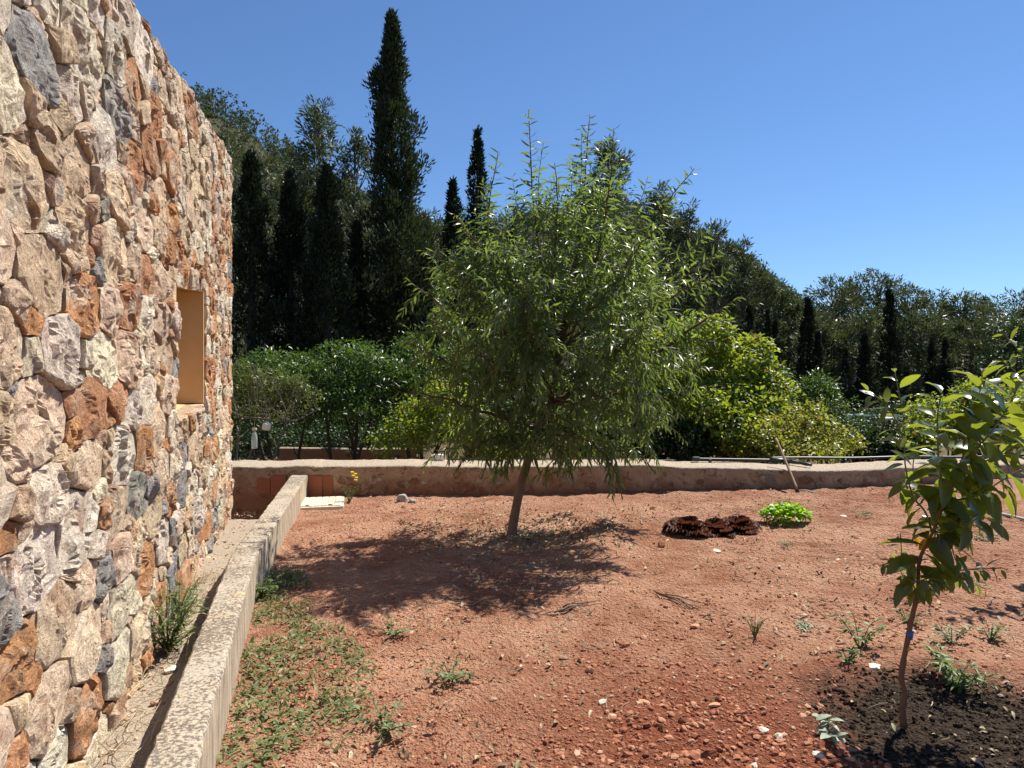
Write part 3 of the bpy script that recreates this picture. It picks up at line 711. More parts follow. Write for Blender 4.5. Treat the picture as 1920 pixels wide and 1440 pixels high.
# ------------------------------------------------------------------ fruit tree in the bed
tree = thing('fruit_tree', (0, 7.0, float(gz(0, 7.0))), 'young leafy fruit tree with long narrow drooping leaves in the middle of the bed', 'tree')
def pt(px, py, dy=0., Y0=7.0): return at(px, py, Y0 + dy)
trunk_pts = cat_curve([pt(958, 1012), pt(962, 985), pt(972, 930), pt(985, 880), pt(1005, 818, -.02), pt(1033, 757, -.03)], 26)
rr = np.interp(np.linspace(0, 1, 26), [0, .05, .15, .6, 1], [.070, .055, .049, .043, .034])
V, F = tube(trunk_pts, rr, 12); V = V + .004 * np.stack([vnoise(V * 22, 5), vnoise(V * 22, 6), 0 * V[:, 0]], -1)
obj('trunk', V, fixq(F), M['bark_peach'], tree, True)
LIMB = [  # px, py, depth offset; radius at start
    ([(1033, 757, -.03), (1046, 660, 0), (1030, 560, .1), (1003, 420, .12), (991, 207, .15)], .030),
    ([(1033, 757, -.03), (1150, 706, -.1), (1245, 652, -.2), (1335, 590, -.3), (1392, 556, -.35)], .027),
    ([(1044, 680, 0), (1078, 540, .25), (1092, 380, .3), (1106, 215, .35)], .020),
    ([(1044, 650, 0), (1110, 500, -.3), (1140, 370, -.3), (1151, 240, -.25)], .018),
    ([(1046, 670, 0), (1150, 540, .2), (1235, 400, .3), (1302, 316, .3)], .018),
    ([(1010, 805, 0), (900, 770, -.4), (815, 742, -.75), (745, 735, -.9)], .018),
    ([(1020, 780, 0), (900, 660, .2), (820, 570, .3), (760, 522, .3)], .019),
    ([(1042, 690, 0), (950, 580, .1), (915, 430, .1), (934, 283, .15)], .018),
    ([(1012, 800, 0), (1080, 815, -.5), (1140, 860, -.8), (1168, 935, -.9)], .014),
    ([(1033, 757, 0), (1160, 770, .35), (1240, 790, .5), (1290, 830, .5)], .016),
    ([(1040, 700, 0), (1000, 620, .6), (960, 520, 1.0), (940, 430, 1.2)], .018),
    ([(1036, 740, 0), (1010, 680, -.6), (985, 600, -1.0), (975, 520, -1.15)], .018),
    ([(1042, 690, 0), (1140, 620, .7), (1210, 520, 1.1), (1240, 440, 1.3)], .018),
    ([(1012, 800, 0), (930, 790, .6), (860, 800, 1.0), (820, 830, 1.1)], .015),
    ([(1000, 830, 0), (930, 820, -.4), (880, 850, -.6), (850, 890, -.65)], .014),
    ([(1036, 735, 0), (1110, 690, -.7), (1180, 640, -1.1), (1230, 570, -1.3)], .017),
    ([(1044, 660, 0), (1035, 520, -.5), (1045, 400, -.6), (1040, 305, -.6)], .015),
    ([(1046, 650, 0), (1130, 560, -.6), (1200, 460, -.8), (1262, 400, -.8)], .016),
    ([(1030, 760, 0), (940, 700, -.6), (860, 640, -.9), (810, 600, -1.0)], .015),
    ([(1020, 780, 0), (1060, 780, .7), (1100, 800, 1.1), (1120, 850, 1.2)], .014),
    ([(1033, 757, 0), (1130, 740, -.7), (1220, 740, -1.0), (1280, 780, -1.1)], .015),
    ([(1044, 660, 0), (960, 520, -.3), (880, 440, -.4), (850, 400, -.4)], .015),
    ([(1046, 660, 0), (1220, 560, .5), (1310, 500, .6), (1350, 470, .6)], .015),
    ([(1046, 640, 0), (1090, 470, .7), (1110, 370, .8), (1130, 310, .85)], .015),
    ([(1020, 780, 0), (880, 700, -.2), (800, 660, -.3), (755, 640, -.35)], .015), ([(1036, 735, 0), (900, 560, -.3), (820, 480, -.4), (790, 470, -.4)], .015),
    ([(1033, 757, 0), (1200, 690, .5), (1310, 690, .7), (1360, 700, .7)], .015), ([(1040, 720, 0), (1190, 600, -.5), (1290, 540, -.7), (1340, 520, -.75)], .015),
    ([(1005, 818, 0), (900, 830, .2), (820, 850, .3), (790, 880, .3)], .013),
    ([(1000, 830, 0), (1030, 830, -.4), (1060, 860, -.7), (1075, 905, -.75)], .012), ([(1000, 830, 0), (970, 835, -.4), (935, 865, -.7), (925, 905, -.75)], .012), ([(1010, 810, 0), (1090, 830, .2), (1190, 850, .3), (1230, 890, .3)], .012)]
cx, cz = 1050, 600
def inside(p):
    px = 960 + p[0] / p[1] * FPX; py = 720 - (p[2] - H) / p[1] * FPX
    ex = (px - cx) / (300 * (1 - .36 * min(1, max(0, (cz - py) / 262)))) ; ey = (py - cz) / (300 if py < cz else 310); ez = (p[1] - 7.0) / 1.75
    return ex * ex + ey * ey + ez * ez
mb = MB(); tw_ = MB()
LP, LD, LN, LL = [], [], [], []
def leaf_row(P, sp, L0, L1, droop, start=.1, spread_=1., nr=.75):
    seg = np.linalg.norm(np.diff(P, axis=0), axis=1); tot = seg.sum(); cum = np.concatenate([[0], np.cumsum(seg)])
    n = max(2, int(tot * (1 - start) / sp)); ph = random.uniform(0, 6.28)
    for k in range(n):
        s_ = tot * (start + (1 - start) * (k + random.random() * .6) / n); s_ = min(s_, tot * .999)
        i = min(np.searchsorted(cum, s_) - 1, len(seg) - 1); f = (s_ - cum[i]) / seg[i]; p = P[i] * (1 - f) + P[i + 1] * f
        tdir = unit(P[i + 1] - P[i]); ph += 2.4
        a = unit(np.cross(tdir, [.3, .2, 1.])); b = np.cross(tdir, a); side = a * math.cos(ph) + b * math.sin(ph)
        tip = k / n
        d = unit(tdir * (.45 + .5 * tip) + side * spread_ * (1 - .35 * tip) + np.array([0, 0, -1]) * droop * random.uniform(.5, 1.3))
        nn = unit(np.array([0, 0, 1]) * .9 + rdir(1)[0] * nr + side * .1)
        LP.append(p); LD.append(d); LN.append(nn); LL.append(random.uniform(L0, L1) * (1 - .45 * tip ** 4))
shoots = 0
curves = []
for li, (pts, r0) in enumerate(LIMB):
    P = cat_curve([pt(*p) for p in pts], 26); P[1:-1] += np.linspace(.02, .002, 24)[:, None] * rng.normal(size=(24, 3)); curves.append((P, r0))
    mb.tube(P, np.linspace(r0, .0035, 26), 7)
    top = P[-1][2] > 3.0
    leaf_row(P[11:], .024 if top else .022, .12 if top else .085, .165 if top else .12, .55 if top else .6, 0, 1.5 if top else .9, 2.2 if top else .75)
for rep in range(3600):
    if shoots >= 860: break
    P, r0 = random.choice(curves); k = random.randint(4, 22); p = P[k]
    out = np.array([p[0] - .58, p[1] - 7.0, 0]); out = out / (np.linalg.norm(out) + .3)
    hgt_ = (p[2] - 1.0) / 3
    d = unit(out * random.uniform(.2, 1.1) + rdir(1)[0] * .8 + np.array([0, 0, 1]) * (hgt_ * 1.2 - .1))
    L = random.uniform(.28, .72)
    dr = max(0., .62 - hgt_ * .75) * random.uniform(.3, 1.2)
    s_ = np.linspace(0, 1, 8)[:, None]; Q = p + d * L * s_ + np.array([0, 0, -1]) * dr * L * s_ ** 2
    if inside(Q[-1]) > random.uniform(.68, 1.25) or Q[-1][2] < .52: continue
    shoots += 1
    tw_.tube(Q, np.linspace(.005, .0018, 8), 4); leaf_row(Q, .024, .085, .15, .28 + dr * .8, .08)
for (px, py, dy, px0, py0) in ((1020, 262, .3, 1010, 400), (1075, 290, -.2, 1065, 420), (1128, 262, .1, 1118, 400), (1165, 285, 0, 1150, 420), (1215, 330, -.2, 1190, 450), (960, 330, .1, 965, 440), (905, 340, -.1, 915, 450),
        (1250, 345, .3, 1220, 450), (1090, 240, .2, 1085, 380), (860, 400, .1, 890, 490), (1330, 430, .2, 1270, 500), (800, 470, .1, 850, 540), (1375, 500, 0, 1300, 560)):
    Q = cat_curve([pt(px0, py0, dy * .7), pt((px + px0) / 2 + random.uniform(-8, 8), (py + py0) / 2, dy * .9), pt(px, py, dy)], 10)
    tw_.tube(Q, np.linspace(.006, .002, 10), 4); leaf_row(Q, .022, .115, .16, .5, .02, 1.5, 2.2)
for (px, py, dy) in ((868, 858, -.6), (905, 890, -.5), (840, 870, -.7), (1165, 905, -.85), (1240, 880, .3), (1225, 850, -.7), (1010, 880, -.5), (1060, 890, -.6), (1150, 930, -.9), (800, 850, -.3)):
    e_ = pt(px, py, dy); s_ = np.linspace(0, 1, 8)[:, None]; st_ = e_ + np.array([random.uniform(-.15, .15) + (.25 if px < 960 else -.2), .2, .42])
    Q = st_ * (1 - s_) + e_ * s_ + np.array([0, 0, .16]) * s_ * (1 - s_) * 2
    tw_.tube(Q, np.linspace(.005, .002, 8), 4); leaf_row(Q, .02, .10, .15, .9, .05)
mb.obj('limbs', M['bark_red'], tree, True); tw_.obj('twigs', M['stem_green'], tree, True, kind='stuff')
LP, LD, LN, LL = map(np.array, (LP, LD, LN, LL))
peach_tpls = [leaf_tpl(.195, .35, c_, ((.15, .62), (.42, 1.), (.74, .66))) for c_ in (.12, .3, .5)]
vis = LL / LP[:, 1] * (1.6 - np.clip((LP[:, 1] - 5.6) / 2.5, 0, 1)) * (.8 + .4 * np.minimum(np.array([inside(p) for p in LP]), 1.5)) * (.6 + .4 * abs(np.einsum('ni,ni->n', unit(np.cross(LD, LN)), np.array([1., 0, 0])[None])))
order = np.argsort(-vis); single = order[:300]; mass = order[300:]
mbl = MB()
for q in range(3):
    s_ = mass[q::3]; V, F, a = scatter(peach_tpls[q], LP[s_], LD[s_], LN[s_], LL[s_]); mbl.add(V, F, a)
mbl.obj('crown', M['peach'], tree, True, kind='stuff')
def leaf_meshes(name, tpls, m):
    return [raw_mesh(name, T, F, [m], True, {'rnd': np.full(len(T), .13 * i)}) for i, (T, F) in enumerate(tpls)]
def leaf_objs(name, meshes, parent, P, D, N, L):
    Fm = frames(D, N); b = BASE[parent.name]
    for i in range(len(P)):
        o = link(name, meshes[i % len(meshes)], parent, P[i] - b)
        o.rotation_euler = Matrix(Fm[i].tolist()).to_euler(); o.scale = (L[i],) * 3
leaf_objs('leaf', leaf_meshes('narrow_leaf', peach_tpls, M['peach']), tree, LP[single], LD[single], LN[single], LL[single])
print('peach leaves', len(LP), 'shoots', shoots)

# ------------------------------------------------------------------ lemon saplings
lemon_tpls = [leaf_tpl(w_, f_, c_, ((.1, .42), (.28, .86), (.52, 1.), (.76, .74), (.91, .36)), wv) for w_, f_, c_, wv in ((.44, .28, .26, .0), (.40, .42, .40, .03), (.47, .2, .14, .02), (.42, .5, .5, .0))]
lemon_me = leaf_meshes('lemon_leaf', lemon_tpls, M['lemon'])
def sapling(name, base, label, stems, n_per_m, Ls, droop_of, group=None, trunk=None):
    th = thing(name, base, label, 'sapling', group)
    if trunk is not None:
        tp, tr_ = trunk; P = cat_curve(tp, 30); V, F = tube(P, np.interp(np.linspace(0, 1, 30), np.linspace(0, 1, len(tr_)), tr_), 10)
        V = V + .0018 * np.stack([vnoise(V * 50, 7), vnoise(V * 50, 8), 0 * V[:, 0]], -1)
        obj('trunk', V, fixq(F), M['bark_sap'], th, True)
    P_, D_, N_, L_ = [], [], [], []
    for (pts, r0, dens, l0, l1, grn) in stems:
        P = cat_curve(pts, 16); V, F = tube(P, np.linspace(r0, .0022, 16), 6)
        obj('branch', V, fixq(F), M['stem_green'] if grn else M['bark_sap'], th, True)
        seg = np.linalg.norm(np.diff(P, axis=0), axis=1); tot = seg.sum(); cum = np.concatenate([[0], np.cumsum(seg)])
        n = max(3, int(tot * dens * 1.12)); ph = random.uniform(0, 6.28)
        for k in range(n):
            s_ = tot * min(.999, .06 + .94 * (k + .8 * random.random()) / n); i = min(np.searchsorted(cum, s_) - 1, 14); f = (s_ - cum[i]) / seg[i]
            p = P[i] * (1 - f) + P[i + 1] * f; td = unit(P[i + 1] - P[i]); ph += 2.4 + random.uniform(-.3, .3)
            a = unit(np.cross(td, [.31, .22, 1.])); b = np.cross(td, a); sd = a * math.cos(ph) + b * math.sin(ph)
            tip = k / n; dr = droop_of(p[2])
            d = unit(td * (.35 + .5 * tip) + sd + np.array([0, 0, -dr * random.uniform(.5, 1.4)]))
            P_.append(p + sd * .008); D_.append(d); N_.append(unit(np.array([0, 0, 1.]) + rdir(1)[0] * .5)); L_.append(random.uniform(l0, l1) * 1.42 * (1 - .42 * tip ** 3))
    P_, D_, N_, L_ = map(np.array, (P_, D_, N_, L_)); od = np.argsort(-L_ / P_[:, 1]); a_, b_ = od[:280], od[280:]
    leaf_objs('leaf', lemon_me, th, P_[a_], D_[a_], N_[a_], L_[a_])
    if len(b_):
        V, F, r_ = scatter(lemon_tpls[1], P_[b_], D_[b_], N_[b_], L_[b_]); obj('small_leaves', V, F, M['lemon'], th, True, {'rnd': r_}, None, 'stuff')
    return th, len(P_)
def sp(px, py, dy=0.): return at(px, py, SAP[1] + dy)
sb = np.array([SAP[0], SAP[1], float(gz(*SAP)) - .005])
stems = [
    ([sp(1722, 1112), sp(1724, 1050, -.03), sp(1748, 1000, -.06), sp(1772, 940, -.05), sp(1800, 870, 0), sp(1828, 790, 0), sp(1843, 692, .02)], .0085, 40, .085, .145, False),
    ([sp(1748, 1000, -.06), sp(1735, 960, 0), sp(1712, 930, .02), sp(1697, 870, .04), sp(1695, 790, .05), sp(1676, 690, .05)], .005, 22, .065, .105, True),
    ([sp(1697, 830, .04), sp(1670, 770, .02), sp(1640, 742, 0), sp(1622, 735, 0)], .0035, 42, .05, .08, True),
    ([sp(1772, 940, -.05), sp(1760, 860, -.12), sp(1758, 780, -.16), sp(1766, 735, -.18)], .005, 44, .08, .12, True),
    ([sp(1800, 870, 0), sp(1850, 820, -.14), sp(1892, 760, -.2), sp(1912, 715, -.24)], .005, 48, .08, .14, True),
    ([sp(1800, 870, 0), sp(1860, 860, .12), sp(1905, 820, .2), sp(1930, 770, .25)], .005, 44, .08, .13, True),
    ([sp(1772, 940, -.05), sp(1830, 930, -.1), sp(1880, 900, -.16), sp(1915, 880, -.18)], .005, 46, .08, .12, True),
    ([sp(1772, 940, -.05), sp(1730, 920, .1), sp(1712, 880, .2), sp(1720, 830, .24)], .004, 38, .07, .11, True),
    ([sp(1748, 1000, -.06), sp(1800, 990, -.16), sp(1840, 970, -.22), sp(1868, 985, -.24)], .004, 46, .07, .105, True),
    ([sp(1748, 1000, -.06), sp(1775, 985, .12), sp(1815, 960, .2), sp(1850, 940, .24)], .004, 44, .07, .11, True),
    ([sp(1724, 1075, -.01), sp(1700, 1050, -.02), sp(1670, 1055, -.03), sp(1648, 1062, -.03)], .003, 58, .03, .055, True),
    ([sp(1722, 1090, 0), sp(1690, 1075, .08), sp(1690, 1030, .1), sp(1688, 1000, .1)], .003, 52, .03, .055, True),
    ([sp(1722, 1105, 0), sp(1765, 1075, -.06), sp(1820, 1068, -.1), sp(1880, 1065, -.12)], .0035, 62, .04, .07, True),
    ([sp(1722, 1110, 0), sp(1750, 1090, .08), sp(1800, 1085, .12), sp(1850, 1105, .12)], .0035, 62, .035, .065, True),
    ([sp(1722, 1110, 0), sp(1712, 1095, -.08), sp(1740, 1085, -.14), sp(1770, 1090, -.18)], .003, 68, .04, .065, True),
    ([sp(1760, 980, -.06), sp(1780, 1010, -.1), sp(1790, 1045, -.14), sp(1800, 1060, -.16)], .003, 48, .06, .09, True)]
th, nleaf = sapling('lemon_sapling', sb, 'young lemon sapling with large glossy leaves and thin brown trunk in dark compost', stems, 40, 0,
                    lambda z: np.interp(z, [.6, .9, 1.15, 1.4, 1.7], [.4, .7, .6, .15, -.05]), None,
                    ([sp(1695, 1362), sp(1693, 1325), sp(1697, 1298), sp(1690, 1270), sp(1697, 1225), sp(1706, 1180), sp(1714, 1140), sp(1722, 1108)], [.0165, .0135, .0125, .0135, .0115, .011, .0105, .0105]))
def band(name, m, p0, p1, r): obj(name, *(lambda VF: (VF[0], fixq(VF[1])))(tube(cat_curve([p0, p1], 4), r, 12)), m, th, True)
band('tie', M['blue'], sp(1704.5, 1196), sp(1707, 1183), .0145); band('tie', M['orange'], sp(1701, 1218), sp(1702, 1212), .0135)
P_ = np.array([sp(1728, 1030, .1), sp(1740, 1005, .1), sp(1738, 1010, .07), sp(1752, 1030, .08), sp(1725, 1022, .12)])
D_ = np.array([[.55, -.3, .7], [.3, -.2, -1], [-.6, -.3, -.6], [.1, -.3, -1.], [-.5, -.2, .8]]); N_ = np.array([[0, -1., .3]] * 5) + .2 * rdir(5)
o0 = len(bpy.data.objects)
leaf_objs('yellowed_leaf', leaf_meshes('yellowed_leaf', lemon_tpls[:3], M['lemon_yellow']), th, P_, D_, N_, np.array([.075, .085, .07, .07, .06]))
print('lemon leaves', nleaf)
# second sapling just past the right edge
b2 = np.array([4.42, 5.35, float(gz(4.42, 5.35))]); q2 = lambda x, y, z: np.array([b2[0] + x, b2[1] + y, z])
stems2 = [([q2(0, 0, .7), q2(-.1, -.05, 1.2), q2(-.3, -.02, 1.6), q2(-.48, 0, 1.85), q2(-.62, .02, 2.02)], .007, 20, .07, .11, True),
          ([q2(-.1, -.05, 1.2), q2(-.28, .0, 1.45), q2(-.52, .02, 1.70), q2(-.62, .03, 1.74)], .006, 26, .08, .12, True),
          ([q2(-.1, 0, 1.2), q2(.1, .1, 1.5), q2(.2, .1, 1.9)], .006, 40, .07, .12, True), ([q2(0, 0, .9), q2(.25, -.1, 1.15), q2(.4, -.1, 1.3)], .006, 45, .07, .12, True),
          ([q2(0, 0, .8), q2(.1, .3, 1.1), q2(.12, .4, 1.4)], .006, 45, .07, .12, True), ([q2(0, 0, .8), q2(.0, -.25, 1.05), q2(.0, -.32, 1.3)], .006, 45, .07, .12, True)]
sapling('lemon_sapling', b2, 'lemon sapling at the right edge with only arching leafy twigs in view', stems2, 30, 0, lambda z: .35, None,
        ([q2(.02, 0, b2[2] - .02), q2(0, .01, .3), q2(0, 0, .7), q2(-.1, -.05, 1.2)], [.018, .015, .012, .008]))

# ------------------------------------------------------------------ background planting
def blob_pts(n, lobes):
    """points in a union of ellipsoid shells: lobes (cx,cy,cz,rx,ry,rz); returns P, outward normals"""
    L = np.array(lobes, float); vol = (L[:, 3] * L[:, 4] * L[:, 5]) ** .67; k = rng.choice(len(L), n, p=vol / vol.sum())
    d = rdir(n); rad = 1 - .42 * rng.random(n) ** 1.6
    P = L[k, :3] + d * L[k, 3:] * rad[:, None]
    return P, unit(d / L[k, 3:])
def bush(name, label, cat, base, lobes, n, leaf, tpl, mat, bark=None, stems=3, stem_r=.05, group=None, twig=0, clump=.25):
    """broad-leaved tree or shrub: stems and a crown of many leaves in clumps"""
    base = np.array(base, float); L = np.array(lobes, float); L[:, :3] += base
    extra = []
    for l in L:                                     # rough outline: each lobe breaks into clumps
        for _ in range(9):
            d = rdir(1)[0]; d[2] = abs(d[2]) * .8 - .25; s_ = random.uniform(.16, .38)
            extra.append([*(l[:3] + d * l[3:] * random.uniform(.65, 1.12)), *(l[3:] * s_)])
    L2 = np.vstack([np.column_stack([L[:, :3], L[:, 3:] * .78]), np.array(extra)])
    P, N = blob_pts(n, L2); P = P + rng.normal(size=P.shape) * leaf * .5
    P[:, 2] = np.maximum(P[:, 2], base[2] + .05)
    D = unit(N * .6 + rdir(n) * .9 + [0, 0, -.1]); Nn = unit(N * .4 + [0, 0, .8] + rdir(n) * .6)
    th = thing(name, base, label, cat, group)
    V, F, a = scatter(tpl, P, D, Nn, leaf * rng.uniform(.65, 1.25, n)); obj('crown', V, F, mat, th, True, {'rnd': a}, None, 'stuff')
    mb = MB()
    for s_ in range(stems):
        l = L[s_ % len(L)]; a = random.uniform(0, 6.28)
        p0 = base + np.array([.06 * math.cos(a) * stems, .06 * math.sin(a) * stems, -.1]); p2 = l[:3] + rdir(1)[0] * l[3:] * .4
        p1 = (p0 + p2) / 2 + np.array([random.uniform(-.15, .15), random.uniform(-.1, .1), -.1])
        C = cat_curve([p0, p1, p2], 12); mb.tube(C, np.linspace(stem_r, stem_r * .25, 12), 7)
        for _ in range(4):
            i = random.randint(5, 11); e_ = C[i] + unit(rdir(1)[0] + [0, 0, .5]) * L[:, 3:].mean() * .6
            mb.tube(cat_curve([C[i], (C[i] + e_) / 2 + rdir(1)[0] * .04, e_], 6), np.linspace(stem_r * .35, stem_r * .1, 6), 5)
    mb.obj('trunk', bark or M['bark_dark'], th, True)
    return th
LQ = leaf_quad(.40); LQn = leaf_quad(.38); LQr = leaf_quad(.72)
GB = -1.0
def B(px, Y): return ((px - 960) / FPX * Y, Y, GB)
def lob(px, py, rpx, rpy, Y, Yb, dz=None):      # lobe in picture units -> relative to base
    c = at(px, py, Y); b = B(*Yb); return (c[0] - b[0], c[1] - b[1], c[2] - b[2], rpx / FPX * Y, (dz or rpx) / FPX * Y, rpy / FPX * Y)
Yc = 14.2
bush('orange_tree', 'round dark citrus tree with forked trunk behind the wall left of the fruit tree', 'tree', B(652, Yc),
     [lob(640, 695, 92, 72, Yc, (652, Yc)), lob(705, 725, 70, 72, Yc - .3, (652, Yc)), lob(590, 730, 68, 70, Yc - .2, (652, Yc)), lob(650, 760, 95, 45, Yc - .3, (652, Yc))], 11000, .105, LQ, M['citrus'], M['bark_dark'], 4, .06)
bush('orange_tree', 'citrus tree with clipped top next to the stone house corner', 'tree', B(535, 14.8),
     [lob(520, 715, 82, 75, 14.8, (535, 14.8)), lob(465, 735, 55, 85, 14.8, (535, 14.8)), lob(565, 745, 60, 70, 14.5, (535, 14.8))], 9000, .105, LQ, M['citrus'], M['bark_dark'], 3, .055)
bush('orange_tree', 'tallest of the dark citrus trees, partly hidden by the left side of the fruit tree', 'tree', B(775, 15),
     [lob(765, 690, 62, 85, 15, (775, 15)), lob(810, 735, 70, 95, 15, (775, 15)), lob(860, 700, 70, 90, 15.2, (775, 15)), lob(740, 760, 60, 60, 14.8, (775, 15))], 9000, .105, LQ, M['citrus'], M['bark_dark'], 3, .07)
sh = bush('twiggy_shrub', 'sparse grey green shrub with bare twigs hanging over the terrace wall by the house', 'shrub', B(440, 12.2),
     [lob(455, 720, 45, 60, 12.0, (440, 12.2), 50), lob(510, 725, 55, 45, 12.0, (440, 12.2), 50), lob(550, 735, 40, 40, 12.1, (440, 12.2), 40)], 4800, .065, LQn, M['olive'], M['bark_grey'], 3, .03)
br = cat_curve([at(430, 770, 11.2), at(452, 781, 11.1), at(478, 784, 11.05), at(500, 786, 11.05), at(525, 790, 11.1), at(560, 786, 11.2), at(600, 765, 11.4)], 26)
mb = MB(); mb.tube(br, np.linspace(.022, .008, 26), 7)
for _ in range(34):
    i = random.randint(2, 24); e_ = br[i] + np.array([random.uniform(-.35, .35), random.uniform(-.2, .3), random.uniform(.15, .9)])
    mb.tube(cat_curve([br[i], (br[i] + e_) / 2 + rdir(1)[0] * .06, e_], 7), np.linspace(.007, .002, 7), 4)
mb.obj('bough', M['bark_grey'], sh, True)
V, F, a = scatter(LQn, br[rng.integers(0, 26, 420)] + rng.normal(size=(420, 3)) * [.12, .12, .10] + [0, 0, .1], rdir(420), unit(rdir(420) + [0, 0, 1]), rng.uniform(.035, .07, 420))
obj('bough_leaves', V, F, M['olive'], sh, True, {'rnd': a}, None, 'stuff')
# bottle and cup traps hung from the bough
def hang(name, p, label, cat, build):
    th = thing(name, p, label, cat); build(th, np.array(p)); return th
pb = at(477, 841, 11.05); 
def build_bottle(th, p):
    obj('body', *lathe([(0, 0), (.040, 0), (.046, .008), (.047, .03), (.045, .06), (.047, .09), (.047, .17), (.040, .22), (.022, .275), (.017, .29), (.017, .30)], p, 20), M['bottle'], th, True)
    obj('cap', *lathe([(0, .332), (.034, .332), (.038, .325), (.038, .297), (.030, .292), (0, .292)], p, 16), M['capcream'], th, False)
    obj('string', *(lambda q: (q[0], fixq(q[1])))(tube(cat_curve([p + [0, 0, .33], p + [.003, 0, .42], p + [.0, 0, .50]], 6), .003, 5)), M['string'], th)
hang('bottle_trap', pb, 'cloudy plastic bottle with cream cap hanging from a twig beside the house corner', 'bottle', build_bottle)
pc = at(498, 806, 11.05)
def build_cup(th, p):
    A = np.array([[math.cos(.25), 0, math.sin(.25)], [0, 1, 0], [-math.sin(.25), 0, math.cos(.25)]])
    V, F = lathe([(0, 0), (.052, 0), (.062, .01), (.064, .06), (.066, .095), (.060, .105), (.024, .108), (.024, .13), (0, .13)], (0, 0, 0), 16); obj('body', V @ A.T + p, F, M['white'], th, True)
    obj('string', *(lambda q: (q[0], fixq(q[1])))(tube(cat_curve([p + [.03, 0, .12], p + [.01, 0, .18]], 4), .003, 5)), M['string'], th)
hang('insect_trap', pc, 'small white plastic pot hanging tilted from the same twig as the bottle', 'pot', build_cup)
# bright shrubs behind the wall
bush('leafy_shrub', 'pale green round-leaved shrub behind the terrace wall seen through the left of the fruit tree', 'shrub', B(800, 11.8),
     [lob(770, 800, 60, 65, 11.6, (800, 11.8)), lob(840, 770, 70, 80, 11.8, (800, 11.8)), lob(720, 830, 25, 45, 11.4, (800, 11.8))], 3600, .075, LQr, M['bright'], M['bark_grey'], 4, .025)
bush('leafy_shrub', 'mid green shrub directly behind the trunk of the fruit tree', 'shrub', B(1040, 12.6),
     [lob(980, 770, 90, 80, 12.6, (1040, 12.6)), lob(1100, 760, 100, 90, 12.6, (1040, 12.6))], 4200, .08, LQr, M['citrus_dark'], M['bark_dark'], 4, .03)
bush('apricot_tree', 'bright yellow green tree with reddish tips right behind the fruit tree', 'tree', B(1330, 13),
     [lob(1300, 650, 100, 80, 13, (1330, 13)), lob(1380, 690, 85, 80, 12.8, (1330, 13)), lob(1320, 760, 120, 90, 12.6, (1330, 13)), lob(1230, 720, 80, 90, 13.2, (1330, 13)), lob(1410, 780, 80, 70, 12.6, (1330, 13)), lob(1440, 740, 55, 60, 12.9, (1330, 13))], 15500, .095, LQr, M['bright'], M['bark_dark'], 4, .06)
bush('citrus_bush', 'glossy citrus bush between the bright tree and the small cypress', 'shrub', B(1450, 13.6),
     [lob(1450, 720, 40, 60, 13.6, (1450, 13.6)), lob(1440, 780, 60, 70, 13.4, (1450, 13.6))], 2600, .09, LQ, M['citrus'], M['bark_dark'], 3, .04)
bush('leafy_shrub', 'low yellow green shrub behind the hoe handle', 'shrub', B(1500, 11.6),
     [lob(1430, 820, 75, 50, 11.6, (1500, 11.6)), lob(1510, 795, 55, 55, 11.5, (1500, 11.6)), lob(1565, 825, 45, 45, 11.4, (1500, 11.6)), lob(1470, 840, 90, 40, 11.3, (1500, 11.6)), lob(1390, 840, 60, 40, 11.5, (1500, 11.6))], 6500, .07, LQr, M['lime'], M['bark_grey'], 4, .02)
bush('citrus_bush', 'conical dark citrus bush with glossy leaves to the right of the hoe', 'shrub', B(1550, 14),
     [lob(1530, 720, 32, 35, 14, (1550, 14)), lob(1545, 760, 55, 50, 14, (1550, 14)), lob(1560, 810, 65, 55, 13.8, (1550, 14))], 3800, .09, LQ, M['citrus'], M['bark_dark'], 3, .04)
bush('citrus_bush', 'very dark low bush left of the lemon sapling behind the wall', 'shrub', B(1625, 13),
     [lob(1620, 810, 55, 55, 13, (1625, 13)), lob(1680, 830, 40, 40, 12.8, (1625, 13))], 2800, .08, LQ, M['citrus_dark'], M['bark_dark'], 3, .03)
bush('leafy_shrub', 'light green shrub behind the upper leaves of the lemon sapling', 'shrub', B(1790, 12),
     [lob(1760, 790, 70, 60, 12, (1790, 12)), lob(1830, 770, 70, 75, 12, (1790, 12)), lob(1720, 830, 40, 40, 11.6, (1790, 12))], 4600, .075, LQr, M['bright'], M['bark_grey'], 4, .03)
bush('leafy_shrub', 'yellow green hedge shrub cut by the right edge of the photo', 'shrub', B(1930, 11.6),
     [lob(1900, 780, 70, 80, 11.6, (1930, 11.6)), lob(1980, 760, 80, 90, 11.6, (1930, 11.6))], 4200, .075, LQr, M['bright'], M['bark_grey'], 4, .03)
bush('climbing_shrub', 'rounded vine covered bush against the pines at the far right edge', 'shrub', B(1880, 22),
     [lob(1885, 625, 42, 40, 22, (1880, 22)), lob(1900, 690, 45, 60, 22, (1880, 22))], 3200, .13, LQ, M['citrus_dark'], M['bark_dark'], 3, .05)

